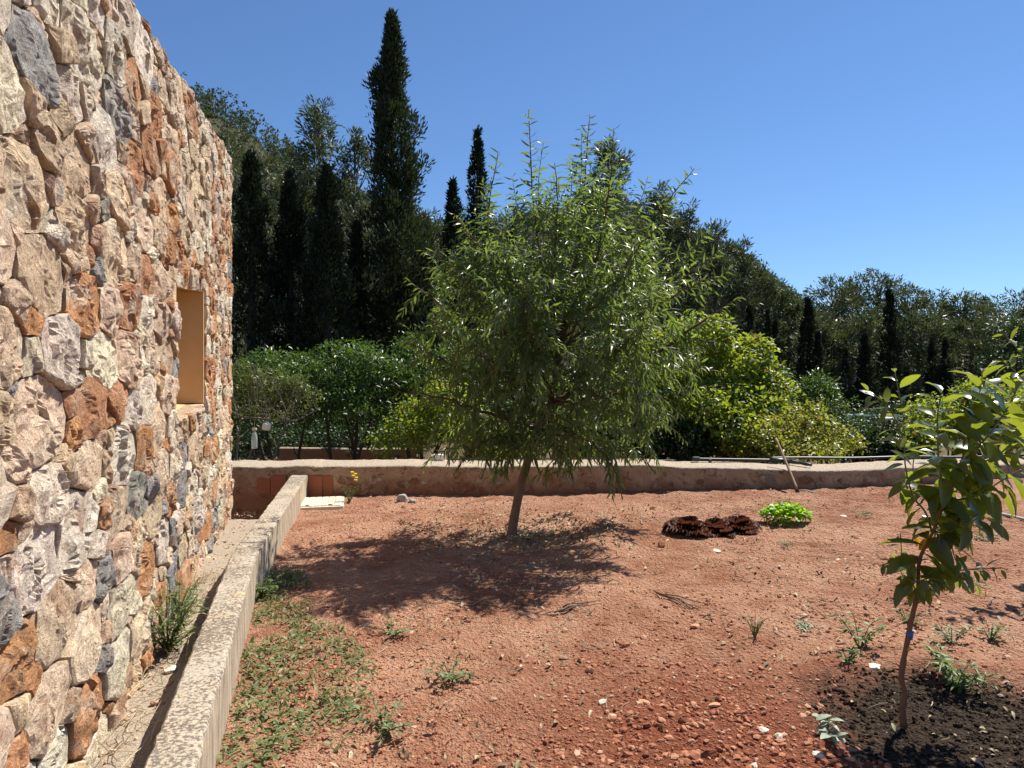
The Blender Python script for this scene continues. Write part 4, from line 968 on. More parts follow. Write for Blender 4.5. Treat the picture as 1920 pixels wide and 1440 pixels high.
for i, (px, Y, w_, top_, lb) in enumerate(((470, 19, 90, 735, 'dark hedge bush in the shade behind the citrus trunks next to the house'), (590, 19.5, 90, 745, 'dark hedge bush seen between the citrus trunks'),
        (735, 19, 90, 740, 'dark hedge bush behind the tallest citrus tree'), (900, 18, 110, 700, 'dark bush behind the left half of the fruit tree'), (1080, 18.5, 120, 690, 'dark bush behind the middle of the fruit tree'),
        (1240, 19, 110, 700, 'dark bush behind the bright yellow green tree'), (1470, 20, 90, 740, 'dark bush under the lone pointed cypress'), (1600, 21, 90, 745, 'dark bush under the forked cypress'),
        (1720, 21, 90, 740, 'dark bush in the shade left of the sapling top'), (1850, 20, 100, 735, 'dark bush in the shade behind the right hand shrubs'))):
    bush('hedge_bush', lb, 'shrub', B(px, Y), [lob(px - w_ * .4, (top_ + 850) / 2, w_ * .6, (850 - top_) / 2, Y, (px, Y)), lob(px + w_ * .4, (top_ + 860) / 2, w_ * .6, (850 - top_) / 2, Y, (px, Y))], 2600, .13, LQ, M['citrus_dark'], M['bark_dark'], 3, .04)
for i, (px, Y, w_, top_, mt, lb) in enumerate(((940, 11.6, 75, 790, 'bright', 'low light green bush just behind the wall left of the trunk'), (1130, 11.7, 90, 770, 'citrus', 'low green bush just behind the wall right of the trunk'),
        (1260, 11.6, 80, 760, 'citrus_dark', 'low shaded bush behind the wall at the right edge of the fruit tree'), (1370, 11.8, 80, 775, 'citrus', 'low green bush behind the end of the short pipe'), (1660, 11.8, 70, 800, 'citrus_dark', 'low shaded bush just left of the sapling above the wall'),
        (690, 17.4, 120, 770, 'citrus_dark', 'dark thicket beyond the lower wall behind the forked citrus'), (520, 17.6, 120, 770, 'citrus_dark', 'dark thicket beyond the lower wall near the hanging bottle'))):
    bush('low_bush', lb, 'shrub', B(px, Y), [lob(px - w_ * .4, (top_ + 890) / 2, w_ * .62, (890 - top_) / 2, Y, (px, Y)), lob(px + w_ * .4, (top_ + 890) / 2 + 8, w_ * .62, (890 - top_) / 2, Y, (px, Y))], 3000, .085, LQr, M[mt], M['bark_dark'], 3, .03)
# cypresses
LF = leaf_flat(.34); LFw = leaf_flat(.55); LFp = leaf_flat(.24)
def cypress_crown(h, r, n, seed, ragged=.3, slim=1.):
    """sprays gathered in upward clumps on an uneven spindle"""
    g_ = np.random.default_rng(seed); per = 26; m = n // per
    tz = g_.random(m) ** 1.1; th = g_.random(m) * 2 * math.pi
    prof = np.interp(tz, [0, .06, .2, .42, .65, .82, .93, 1], [.6, .9, 1, .84, .54, .29, .14, .02]) * slim
    q = np.stack([np.cos(th) * 1.1, np.sin(th) * 1.1, tz * h / r * .9], -1)
    lump = 1 + ragged * 1.3 * fbm(q * 1.3, 2, seed) + ragged * g_.normal(size=m) * .25
    nst = 20; sz_, sa_ = g_.uniform(.1, .93, nst), g_.uniform(0, 6.28, nst)          # a few boughs that stick out
    dst = np.min(np.abs(tz[:, None] - sz_) * h / r * 1.6 + np.abs((th[:, None] - sa_ + math.pi) % (2 * math.pi) - math.pi) * .9, 1)
    stray = np.exp(-(dst / .55) ** 2) * ragged * g_.uniform(.3, 1.3, m)
    rad = r * prof * np.maximum(.25, lump + stray) * (1 - .5 * g_.random(m) ** 2.)
    out = np.stack([np.cos(th), np.sin(th), np.zeros(m)], -1)
    C = out * rad[:, None] + np.stack([0 * tz, 0 * tz, .03 * h + tz * h * .96], -1)
    cs = r * (.10 + .16 * prof) * g_.uniform(.6, 1.3, m)
    C = np.repeat(C, per, 0); cs = np.repeat(cs, per); O = np.repeat(out, per, 0); k = len(C)
    d = unit(g_.normal(size=(k, 3))); P = C + d * cs[:, None] * np.array([1, 1, 1.7]) * (1 - .5 * g_.random((k, 1)) ** 2)
    D = unit(O * .45 + d * .6 + np.array([0, 0, 1.]) + g_.normal(size=(k, 3)) * .35); N = unit(O * .5 + d + g_.normal(size=(k, 3)) * .5)
    return P, D, N
def cypress(px, py, Y, rpx, label, n, seed, ragged=.28, leaf=.28, mat='cypress', slim=1.):
    zt = H + (720 - py) / FPX * Y; base = np.array([(px - 960) / FPX * Y, Y, GB]); h = zt - GB; r = rpx / FPX * Y
    th = thing('cypress_tree', base, label, 'tree', 'cypresses behind the garden')
    P, D, N = cypress_crown(h, r, int(n * 1.9), seed, ragged * 1.5, slim); V, F, a = scatter(LF, P + base, D, N, leaf * .65 * rng.uniform(.6, 1.3, len(P)))
    obj('crown', V, F, M[mat], th, False, {'rnd': a}, None, 'stuff')
    mb = MB(); mb.tube(np.array([base + [0, 0, -.3], base + [.05, 0, h * .5], base + [0, 0, h * .93]]), [r * .16 + .04, r * .1 + .03, .02], 7); mb.obj('trunk', M['bark_dark'], th, True)
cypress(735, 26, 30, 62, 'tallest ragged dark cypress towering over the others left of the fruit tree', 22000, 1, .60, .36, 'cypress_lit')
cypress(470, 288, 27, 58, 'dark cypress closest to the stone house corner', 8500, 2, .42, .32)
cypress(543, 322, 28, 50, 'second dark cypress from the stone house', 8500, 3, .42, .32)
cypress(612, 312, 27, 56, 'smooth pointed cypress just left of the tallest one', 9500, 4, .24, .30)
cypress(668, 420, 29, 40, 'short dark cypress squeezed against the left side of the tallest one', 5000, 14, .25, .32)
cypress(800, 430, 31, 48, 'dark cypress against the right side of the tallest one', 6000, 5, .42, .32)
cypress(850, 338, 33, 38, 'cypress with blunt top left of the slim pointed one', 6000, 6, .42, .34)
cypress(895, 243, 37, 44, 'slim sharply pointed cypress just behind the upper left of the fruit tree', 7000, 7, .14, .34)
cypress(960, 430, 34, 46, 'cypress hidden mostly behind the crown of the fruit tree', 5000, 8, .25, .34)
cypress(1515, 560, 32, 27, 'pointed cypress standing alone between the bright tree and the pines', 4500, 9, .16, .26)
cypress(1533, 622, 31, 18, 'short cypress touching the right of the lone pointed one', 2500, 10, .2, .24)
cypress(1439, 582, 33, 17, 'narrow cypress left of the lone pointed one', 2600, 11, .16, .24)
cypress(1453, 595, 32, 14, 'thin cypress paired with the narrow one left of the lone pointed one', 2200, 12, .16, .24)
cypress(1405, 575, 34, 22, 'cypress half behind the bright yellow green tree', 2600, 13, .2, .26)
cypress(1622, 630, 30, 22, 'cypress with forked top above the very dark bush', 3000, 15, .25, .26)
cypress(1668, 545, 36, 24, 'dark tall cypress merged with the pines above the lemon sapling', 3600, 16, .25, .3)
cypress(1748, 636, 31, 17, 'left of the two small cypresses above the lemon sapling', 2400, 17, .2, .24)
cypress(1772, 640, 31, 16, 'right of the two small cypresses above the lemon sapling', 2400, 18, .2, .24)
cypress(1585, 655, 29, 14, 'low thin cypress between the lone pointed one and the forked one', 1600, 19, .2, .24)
cypress(1700, 690, 28, 16, 'lowest cypress beside the sapling tip', 1600, 20, .2, .24)

# pines
def pine_geo(h, r, seed, n_puff, per, leaf, low=.25, cone=.6):
    """branch-end tufts with open gaps between"""
    g_ = np.random.default_rng(seed); P, D, N = [], [], []; limbs = []
    for k in range(n_puff):
        tz = low + (1 - low) * (k + g_.random()) / n_puff; a = g_.random() * 6.28
        env = np.interp(tz, [low, low + .25, .68, .9, 1], [.8, 1, .8, .45, .08]) if cone > .5 else np.interp(tz, [low, .4, .75, .92, 1], [.6, 1, .95, .6, .15])
        rr_ = r * env * (.25 + .8 * g_.random() ** .6)
        c = np.array([math.cos(a) * rr_, math.sin(a) * rr_, tz * h + r * g_.normal() * .12]); s_ = r * g_.uniform(.10, .24)
        d = unit(g_.normal(size=(per, 3))); ax = unit(np.array([math.cos(a), math.sin(a), .9]) + g_.normal(size=3) * .3)
        p = c + d * s_ * np.array([1., 1., .8]) * g_.random((per, 1)) ** .5 + ax * (g_.random((per, 1)) - .35) * s_ * 1.7
        P.append(p); D.append(unit(d * .75 + ax * .7 + g_.normal(size=(per, 3)) * .3)); N.append(unit(g_.normal(size=(per, 3)) + d * .5))
        limbs.append((np.array([0, 0, max(low * .7, tz - .12) * h]), c))
    return np.vstack(P), np.vstack(D), np.vstack(N), limbs
def pine(px, py, Y, rpx, label, seed, n_puff=70, per=60, leaf=.42, low=.12, cone=.6, mat='pine', lean=0, z0=GB):
    zt = H + (720 - py) / FPX * Y; base = np.array([(px - 960) / FPX * Y, Y, z0]); h = zt - z0; r = rpx * 1.32 / FPX * Y; n_puff = int(n_puff * 1.55); per = int(per * .95)
    th = thing('pine_tree', base, label, 'tree', 'pines beyond the garden')
    P, D, N, limbs = pine_geo(h, r, seed, n_puff, per, leaf, low, cone)
    V, F, a = scatter(LFp, P + base, D, N, leaf * .78 * rng.uniform(.6, 1.3, len(P))); obj('crown', V, F, M[mat], th, False, {'rnd': a}, None, 'stuff')
    mb = MB(); mb.tube(np.array([base + [0, 0, -.3], base + [.1, 0, h * .5], base + [0, 0, h * .97]]), [.03 * r + .12, .02 * r + .08, .02], 7)
    for s_, e_ in limbs[::2]: mb.tube(cat_curve([base + s_, base + (s_ + e_) / 2 + [0, 0, -.1], base + e_], 5), [.05, .045, .04, .03, .02], 4)
    mb.obj('trunk', M['bark_grey'], th, True)
pine(600, 205, 46, 60, 'tall loose pine between the short cypresses and the tallest cypress', 31, 110, 70, .5, .05, .6)
pine(665, 255, 47, 45, 'pine whose crown shows left of the tallest cypress', 32, 80, 60, .5)
pine(500, 300, 52, 60, 'broad pine behind the two cypresses nearest the house', 33, 100, 60, .55)
pine(430, 270, 56, 60, 'pine rising at the top of the house corner', 34, 90, 60, .55)
pine(560, 345, 44, 50, 'low pine behind the second cypress', 35, 80, 60, .45)
pine(790, 400, 48, 45, 'pine right of the tallest cypress', 36, 80, 60, .45)
pine(1140, 285, 40, 62, 'tall pine directly behind the top of the fruit tree', 37, 110, 70, .42)
pine(1050, 400, 42, 60, 'pine behind the left of the fruit tree crown', 38, 80, 60, .42)
pine(1235, 365, 42, 52, 'pine showing at the upper right of the fruit tree', 39, 100, 70, .42)
for i, (px, py, rp, lb) in enumerate(((1290, 402, 44, 'first pine on the falling line right of the fruit tree'), (1340, 428, 44, 'second pine on the falling line right of the fruit tree'),
        (1392, 462, 44, 'third pine on the falling line right of the fruit tree'), (1436, 505, 38, 'fourth pine on the falling line right of the fruit tree'),
        (1478, 552, 34, 'last and lowest pine on the falling line before the gap of sky'), (1370, 540, 50, 'lower pine in front of the falling line of pines'))):
    pine(px, py, 43 + i, rp, lb, 41 + i, 90, 62, .40, .05)
for i, (px, py, rp, lb) in enumerate(((1560, 534, 42, 'round-headed pine just right of the gap of sky'), (1608, 528, 40, 'second pine right of the gap of sky'), (1645, 520, 44, 'highest pine of the row at the right'),
        (1698, 545, 42, 'pine right of the highest one in the right row'), (1752, 562, 40, 'pine above the two small cypresses'), (1800, 560, 40, 'pine left of the sapling twigs at the right edge'),
        (1850, 566, 42, 'pine behind the arching sapling twigs'), (1905, 560, 44, 'pine cut by the right edge of the photo'), (1535, 600, 36, 'low pine behind the lone pointed cypress'),
        (1720, 600, 46, 'low pine in front of the right row'), (1820, 610, 46, 'low dense pine in front of the right row near the edge'), (1610, 610, 44, 'low pine behind the forked cypress'))):
    pine(px, py, 52 + (i * 7 % 5) if i < 8 else 44, rp, lb, 61 + i, 85, 58, .46, .05, .4)

# wooded hill
rp_x = np.array([-900, 0, 200, 365, 450, 540, 620, 700, 830, 1000, 1180, 1300, 1400, 1500, 1600, 1920, 2600]); rp_y = np.array([-150, -30, 75, 178, 232, 280, 335, 380, 418, 400, 372, 425, 490, 572, 600, 605, 620])
az = np.linspace(-1.5, 1.4, 150); dist = np.concatenate([np.linspace(48, 200, 50), np.linspace(215, 520, 18)])
A, Dd = np.meshgrid(az, dist, indexing='ij')
slope = (720 - np.interp(az * FPX + 960, rp_x, rp_y)) / FPX
RD = 190.
hz = H + slope[:, None] * RD - 6.5
prof = sst(48, RD, Dd) * np.clip((Dd - 48) / (RD - 48), 0, 1) ** .1
HZ = np.where(Dd <= RD, GB - .5 + (hz - GB) * prof, hz + (Dd - RD) * .12 * np.sign(slope[:, None])) + 2.5 * n2(A * 60, Dd * .5, .16, 3, 5) * sst(55, 100, Dd)
HX, HY = A * Dd, Dd
ii = np.arange(HX.size).reshape(HX.shape)
obj('hillside', np.stack([HX, HY, HZ], -1).reshape(-1, 3), np.stack([ii[:-1, :-1], ii[1:, :-1], ii[1:, 1:], ii[:-1, 1:]], -1).reshape(-1, 4), plain('hill_scrub', (.055, .055, .03), .95, .1, 0, .2, .4, .3, .3), None, True, None, (0, 0, 0), 'structure')
def hill_z(a, d):
    i = np.clip(np.searchsorted(az, a) - 1, 0, len(az) - 2); j = np.clip(np.searchsorted(dist, d) - 1, 0, len(dist) - 2); return HZ[i, j]
nt_ = 2300
ta = rng.uniform(-.74, .78, nt_); td = 84 + 128 * rng.random(nt_) ** .8
tmpl = [pine_geo(1, .30, 200 + q, 8, 12, .1, .15, .4)[:3] for q in range(5)]
mbf = MB()
for k in range(nt_):
    hgt_ = random.uniform(3.4, 6.6); P, D, N = tmpl[k % 5]; a = random.uniform(0, 6.28); Rz = rotz(a)
    o_ = np.array([ta[k] * td[k], td[k], hill_z(ta[k], td[k]) - .3])
    V, F, aa = scatter(LFw, P @ Rz.T * [hgt_ * 1.15, hgt_ * 1.15, hgt_] + o_, D @ Rz.T, N @ Rz.T, rng.uniform(.6, 1.2, len(P)) * hgt_ * .12, np.full(len(P), 0.) + random.random() * .7 + .3 * rng.random(len(P)))
    mbf.add(V, F, aa)
fo = mbf.obj('pine_forest', M['pine_far'], None, False, (0, 0, 0), 'stuff')
fo['label'] = 'dense pine wood covering the far hillside'

# ------------------------------------------------------------------ vegetables
def frill_leaf(w, k):
    g_ = np.random.default_rng(k); ny_, nx_ = 8, 11; V = []
    for j in range(ny_):
        y = j / (ny_ - 1); hw = w * .5 * (.35 + .95 * math.sin(min(1, y * 1.05) * 2.4) ** .8 if y > 0 else .25)
        for i in range(nx_):
            s_ = (i / (nx_ - 1) - .5) * 2; edge = max(abs(s_) ** 3, y ** 4)
            V.append([s_ * hw, y * (1 - .10 * s_ * s_), .30 * hw * s_ * s_ - .35 * y * y + edge * .17 * math.sin(i * 2.2 + j * 1.7 + k) + g_.uniform(-.02, .02)])
    I = np.arange(ny_ * nx_).reshape(ny_, nx_); return np.array(V), np.stack([I[:-1, :-1], I[:-1, 1:], I[1:, 1:], I[1:, :-1]], -1).reshape(-1, 4)
red_me = []
for k in range(5):
    V, F = frill_leaf(.70, k); red_me.append(raw_mesh('lettuce_leaf', V, F, [M['red']], True, {'rnd': np.full(len(V), k * .2)}))
for (px, py, s_, lb) in ((1288, 998, .175, 'leftmost of the dark red lettuces'), (1338, 997, .15, 'middle one of the dark red lettuces'), (1383, 994, .165, 'rightmost of the dark red lettuces, nearest the green patch')):
    b = ground(px, py); th = thing('red_lettuce', b, lb, 'lettuce', 'red lettuces in the bed'); n = 54
    P_, D_, N_, L_ = [], [], [], []
    for k in range(n):
        a = k * 2.4; t_ = k / n; el = .40 + 1.0 * (1 - t_) + random.uniform(-.15, .15)
        o_ = np.array([math.cos(a), math.sin(a), 0]); P_.append(b + o_ * .10 * t_ + [0, 0, .0]); D_.append(o_ * math.cos(el) + np.array([0, 0, math.sin(el)])); N_.append(-o_ * math.sin(el) + np.array([0, 0, math.cos(el) + .05])); L_.append(s_ * random.uniform(.62, 1.0))
    leaf_objs('leaf', red_me, th, np.array(P_), np.array(D_), np.array(N_), np.array(L_))
b = ground(1473, 980); th = thing('green_seedlings', b, 'bright green patch of leafy seedlings beside the red lettuces', 'seedlings'); n = 620
xy = rng.normal(size=(n, 2)); xy = xy / np.linalg.norm(xy, axis=1)[:, None] * np.sqrt(rng.random(n))[:, None] * [.245, .20]
P_ = np.column_stack([xy + b[:2], b[2] + .02 + .17 * np.sqrt(np.clip(1 - (xy[:, 0] / .26) ** 2 - (xy[:, 1] / .22) ** 2, 0, 1)) * rng.uniform(.45, 1.1, n)])
D_ = unit(np.column_stack([xy * 3.0, np.full(n, .15)]) + rdir(n) * .55); N_ = unit(rdir(n) * .35 + [0, 0, 1])
V, F, a = scatter(leaf_tpl(.85, .25, .3, ((.2, .8), (.45, 1.), (.75, .75))), P_, D_, N_, rng.uniform(.035, .062, n)); obj('foliage', V, F, M['basil'], th, True, {'rnd': a}, None, 'stuff')
mb = MB()
for i in range(60): mb.tube([[P_[i, 0] * .9 + b[0] * .1, P_[i, 1] * .9 + b[1] * .1, b[2] - .01], P_[i]], .0025, 4)
mb.obj('stalks', M['basil'], th, kind='stuff')

# ------------------------------------------------------------------ hoe, pipes, hose
hb = ground(1496, 924); ht = at(1455, 822, 9.72)
hoe = thing('hoe', hb, 'long wooden handled hoe leaning against the terrace wall', 'hoe')
ax = unit(ht - hb); C = cat_curve([hb + ax * .03 + [0, 0, .02], (hb + ht) / 2 + [.004, 0, .006], ht], 14)
V, F = tube(C, np.linspace(.018, .0145, 14), 10); obj('handle', V, fixq(F), M['wood'], hoe, True)
obj('socket', *(lambda q: (q[0], fixq(q[1])))(tube([hb + ax * .0, hb + ax * .11], [.027, .023], 10)), M['iron'], hoe, True)
V = []; 
for k in range(6):
    s_ = k / 5; w_ = .03 + .055 * s_; c_ = hb + np.array([.02 + .17 * s_, -.06 * s_, .03 + .02 * math.sin(s_ * 2.5) - .035 * s_])
    sd = unit(np.array([.35, 1., .0])); V += [c_ - sd * w_, c_ + sd * w_, c_ + sd * w_ + [0, 0, .008], c_ - sd * w_ + [0, 0, .008]]
F = [[0, 1, 2, 3], [23, 22, 21, 20]]
for k in range(5):
    a = 4 * k
    F += [[a + i, a + 4 + i, a + 4 + (i + 1) % 4, a + (i + 1) % 4] for i in range(4)]
obj('blade', np.array(V), np.array(F), M['iron'], hoe)
def pipe(name, pts, r, label, mat, cat='pipe', n=50):
    P = cat_curve(pts, n); th = thing(name, P[0], label, cat); V, F = tube(P, r, 10); obj('tube', V, fixq(F), M[mat], th, True); return th
wz = lambda x: float(np.interp(x, xs_t, zt_ + wob)) + .015
pA = pipe('irrigation_pipe', [[2.66, 9.88, wz(2.66) + .05], [3.1, 9.88, wz(3.1) + .045], [3.6, 9.87, wz(3.6) + .05], [4.0, 9.84, wz(4.0) + .05]], .021, 'short black irrigation pipe with end cap lying on the terrace wall', 'pipe')
obj('end_cap', *bevel_box([2.66, 9.88, wz(2.66) + .05], (.10, .065, .065), .012), M['pipe'], pA); obj('foot', *bevel_box([2.86, 9.86, wz(2.86) + .02], (.04, .05, .06), .006), M['pipe'], pA)
obj('coupling', *(lambda q: (q[0], fixq(q[1])))(tube([[3.72, 9.865, wz(3.7) + .052], [3.86, 9.86, wz(3.8) + .052], [3.99, 9.84, wz(3.95) + .052]], [.031, .035, .031], 12)), M['pipe'], pA, True)
obj('valve', *(lambda q: (q[0], fixq(q[1])))(tube(cat_curve([[3.9, 9.84, wz(3.9) + .055], [4.0, 9.72, wz(4) + .05], [4.08, 9.58, wz(4.08) + .045], [4.16, 9.48, wz(4.16) + .035]], 12), [.022, .022, .026, .026, .022, .018, .018, .022, .026, .026, .02, .02], 10)), M['pipe'], pA, True)
obj('handle', *bevel_box([4.0, 9.74, wz(4.0) + .085], (.11, .02, .012), .004, rotz(.6)), M['iron'], pA)
pB = pipe('irrigation_pipe', [[3.75, 9.97, wz(3.75) + .075], [4.3, 9.98, wz(4.3) + .085], [5.0, 9.96, wz(5) + .06], [5.8, 9.95, wz(5.8) + .05], [6.6, 9.98, wz(6.6) + .03], [7.6, 10.05, wz(7.6) + .03], [9.2, 10.1, wz(9.2) + .03]], .017, 'long thin black irrigation pipe running along the terrace wall to the right', 'pipe')
for x in (4.85, 5.9): obj('foot', *bevel_box([x, 9.94, wz(x) + .025], (.035, .05, .06), .006), M['pipe'], pB)
pipe('irrigation_pipe', [[-.9, 9.95, wz(-.9) + .02], [.2, 9.97, wz(.2) + .022], [1.2, 9.95, wz(1.2) + .02], [2.4, 9.97, wz(2.4) + .02]], .010, 'thin dark drip line on the wall behind the fruit tree', 'pipe')
hp = [at(1724, 868, 9.75), at(1722, 885, 9.35), at(1705, 895, 9.1)] + [ground(px, py) + [0, 0, .02] for px, py in ((1690, 908), (1684, 918), (1700, 926), (1750, 930), (1820, 945), (1868, 964), (1900, 972), (1935, 980), (2000, 990))]
pipe('garden_hose', hp, .014, 'pale green garden hose looping down from the wall behind the lemon sapling', 'hose', 'hose', 110)
V, F = stone_geo(np.array([[-.16, -.06], [.16, -.07], [.18, .05], [-.02, .09], [-.17, .06]]), 24, HI, .10, 77, 0)[:0] or (None, None)
U_, V_, D_, F3, F4 = stone_geo(np.array([[-.10, -.06], [.09, -.07], [.10, .05], [-.02, .07], [-.10, .05]]), 24, HI, .04, 77, 0)
c_ = at(822, 858, 9.95)
tag(obj('plastic_sack', np.stack([U_ + c_[0], V_ + c_[1], D_ + c_[2] + .01], -1), [F3, F4], M['white'], None, False, None, c_), 'crumpled white sack on the terrace wall glimpsed through the tree leaves', 'sack')
c_ = at(1630, 782, 17); tag(obj('teal_cover', *bevel_box(c_, (.9, 1.6, .10), .02, rotz(.3)), M['teal'], None, False, None, c_), 'flat teal sheet glimpsed between the bushes left of the sapling', 'cover')

# ------------------------------------------------------------------ weeds and litter
LW = leaf_tpl(.42, .25, .3, ((.2, .75), (.5, 1.), (.8, .55))); LG = leaf_tpl(.16, .2, .35, ((.25, .9), (.55, 1.), (.8, .6)))
def weed(px, py, r, h, n, leaf, mat, label, tpl=None, base=None, flowers=0, name='weed_plant', stems=8):
    b = ground(px, py) if base is None else np.array(base, float); b = b + [0, 0, float(gtop(b[0], b[1]) - gz(b[0], b[1])) if base is None else 0]
    n = int(n * 1.7); leaf *= .78; stems = int(stems * 1.3)
    th = thing(name, b, label, 'weed'); mb = MB(); P_, D_ = [], []
    for s_ in range(stems):
        a = random.uniform(0, 6.28); l = random.uniform(.5, 1); e_ = b + np.array([math.cos(a) * r * l, math.sin(a) * r * l, h * random.uniform(.35, 1.05)])
        m1 = (b + e_) / 2 + [0, 0, h * .25 * random.random()]; C = cat_curve([b - [0, 0, .01], m1, e_], 8); mb.tube(C, np.linspace(.0035, .0015, 8), 4)
        for k in range(max(2, n // stems)):
            i = random.randint(1, 7); aa = random.uniform(0, 6.28); P_.append(C[i]); D_.append([math.cos(aa), math.sin(aa), random.uniform(-.2, .7)])
    P_ = np.array(P_); D_ = unit(np.array(D_)); nn = len(P_)
    V, F, a = scatter(tpl or LW, P_, D_, unit(rdir(nn) * .5 + [0, 0, 1]), leaf * rng.uniform(.55, 1.25, nn)); obj('foliage', V, F, M[mat], th, True, {'rnd': a}, None, 'stuff')
    mb.obj('stems', M['stem_green'], th, kind='stuff')
    for k in range(flowers):
        p = b + np.array([random.uniform(-r, r), random.uniform(-r * .4, r * .4), h * random.uniform(.95, 1.35)])
        obj('flower', *lathe([(0, .004), (.022, .012), (.026, .006), (.010, -.004), (0, -.006)], p, 8), M['petal'], th)
weed(320, 1222, .25, .34, 330, .075, 'weed', 'bushy green weed growing in the gutter against the stone wall', LG, [-1.93, 3.82, .06], stems=26)
weed(400, 1120, .16, .24, 110, .07, 'weed', 'smaller green weed behind the bushy one in the gutter', LG, [-2.12, 4.35, .06], stems=12)
weed(655, 940, .16, .30, 60, .045, 'weed', 'thin weed with yellow flowers beside the cream drain cover', LG, None, 5, 'flowering_weed', 12)
weed(500, 1110, .17, .14, 100, .05, 'weed', 'weed clump in the tree shadow against the kerb', None, [-1.83, 5.0, 0], stems=12)
weed(735, 1190, .15, .07, 60, .045, 'weed_grey', 'grey green weed just below the tree shadow', None)
weed(845, 1275, .17, .08, 85, .042, 'weed_grey', 'grey green weed tuft in the open soil right of the weed carpet')
weed(720, 1370, .17, .07, 95, .042, 'weed_grey', 'sprawling weed at the bottom edge right of the weed carpet')
weed(1612, 1215, .17, .19, 70, .055, 'weed', 'upright leafy weed left of the sapling trunk')
weed(1792, 1290, .20, .17, 120, .085, 'weed', 'large spiky leaved weed right of the sapling trunk', leaf_tpl(.26, .3, .35, ((.2, .6), (.45, 1.), (.7, .6))))
weed(1785, 1205, .15, .12, 60, .045, 'weed_grey', 'pale weed behind the sapling trunk to the right')
weed(1858, 1200, .09, .10, 24, .055, 'weed', 'small weed near the right edge in the sapling shadow')
weed(1512, 1178, .12, .04, 34, .06, 'weed_pale', 'flat pale weed lying left of the compost', LG)
weed(1549, 1385, .09, .07, 16, .085, 'weed_pale', 'silvery rosette at the left rim of the compost', LW, stems=5)
weed(1415, 1195, .09, .16, 26, .035, 'weed_grey', 'thin wiry weed standing alone in the red soil', LG)
weed(1320, 922, .06, .14, 10, .05, 'weed_grey', 'tiny seedling at the foot of the terrace wall', None, stems=3)
weed(1475, 1022, .10, .05, 40, .05, 'weed_grey', 'low dry weed in front of the green seedlings', LG)
weed(1615, 962, .20, .05, 70, .05, 'weed_grey', 'straggling weed on the raked soil right of the green seedlings', LG)
weed(1465, 945, .10, .06, 26, .05, 'weed_grey', 'small weed behind the green seedlings', LG)
weed(1700, 1165, .14, .06, 30, .05, 'weed', 'little weed just behind the sapling trunk')
weed(1850, 1010, .16, .06, 50, .045, 'weed', 'weed patch right of the sapling crown')
weed(1590, 1240, .09, .10, 24, .045, 'weed', 'short weed at the edge of the compost under the upright one')
# carpet of small weeds along the kerb
n = 26000; y_ = rng.uniform(2.3, 5.6, n); off = rng.random(n); xk = np.interp(y_, kr[:, 1], kr[:, 0]) + .015
wd = np.interp(y_, [2.3, 3.0, 3.8, 4.6, 5.6], [.45, .62, .72, .60, .25]); x_ = xk + wd * off
dens = np.clip((n2(x_, y_, 2.6, 3, 91) + .42 - off * .62) * 2.4, 0, 1) * (.25 + .75 * sst(-.45, .15, n2(x_, y_, 8, 2, 93)))
keep = rng.random(n) < dens * .27; x_, y_ = x_[keep], y_[keep]; n = len(x_)
P_ = np.column_stack([x_, y_, gtop(x_, y_) + rng.random(n) ** 2 * .05]); D_ = unit(rdir(n) * [1, 1, .45] + [0, 0, .25])
mbw = MB(); V, F, a = scatter(LW, P_[::2], D_[::2], unit(rdir(len(P_[::2])) * .5 + [0, 0, 1]), rng.uniform(.018, .05, len(P_[::2]))); mbw.add(V, F, a)
V, F, a = scatter(LG, P_[1::2], D_[1::2], unit(rdir(len(P_[1::2])) * .5 + [0, 0, 1]), rng.uniform(.025, .06, len(P_[1::2]))); mbw.add(V, F, a)
wc = mbw.obj('weed_carpet', M['weed_mix'], None, True, (0, 0, 0), 'stuff'); wc['label'] = 'carpet of small green weeds along the kerb'
# scattered seedlings elsewhere
n = 520; x_ = rng.uniform(-1.6, 4.5, n); y_ = rng.uniform(2.6, 9, n); kp = n2(x_, y_, 1.1, 2, 95) > .25; x_, y_ = x_[kp], y_[kp]; n = len(x_)
V, F, a = scatter(LG, np.column_stack([x_, y_, gtop(x_, y_) + .006]), unit(rdir(n) * [1, 1, .3] + [0, 0, .2]), unit(rdir(n) * .4 + [0, 0, 1]), rng.uniform(.02, .055, n))
obj('sparse_weeds', V, F, M['weed_grey'], None, True, {'rnd': a}, (0, 0, 0), 'stuff')
# fallen leaves
n1, n2_ = 1700, 2000
r1 = np.abs(rng.normal(size=n1)) * .55; a1 = rng.random(n1) * 6.28
x_ = np.concatenate([.12 + np.cos(a1) * r1 * 1.5, rng.uniform(-2, 3.5, n2_)]); y_ = np.concatenate([6.95 + np.sin(a1) * r1 * 1.3, rng.uniform(2.6, 9.3, n2_)])
kp = (y_ < 9.35) & (np.concatenate([np.ones(n1), n2(x_[n1:], y_[n1:], 1.4, 2, 99) > .05]) > 0); x_, y_ = x_[kp], y_[kp]; n = len(x_)
V, F, a = scatter(leaf_tpl(.34, .5, .45, ((.2, .8), (.5, 1.), (.8, .6)), .12), np.column_stack([x_, y_, gtop(x_, y_) + .008 + .015 * rng.random(n)]), unit(rdir(n) * [1, 1, .35]), unit(rdir(n) * .6 + [0, 0, 1]), rng.uniform(.022, .066, n))
obj('leaf_litter', V, F, M['litter'], None, True, {'rnd': a}, (0, 0, 0), 'stuff')
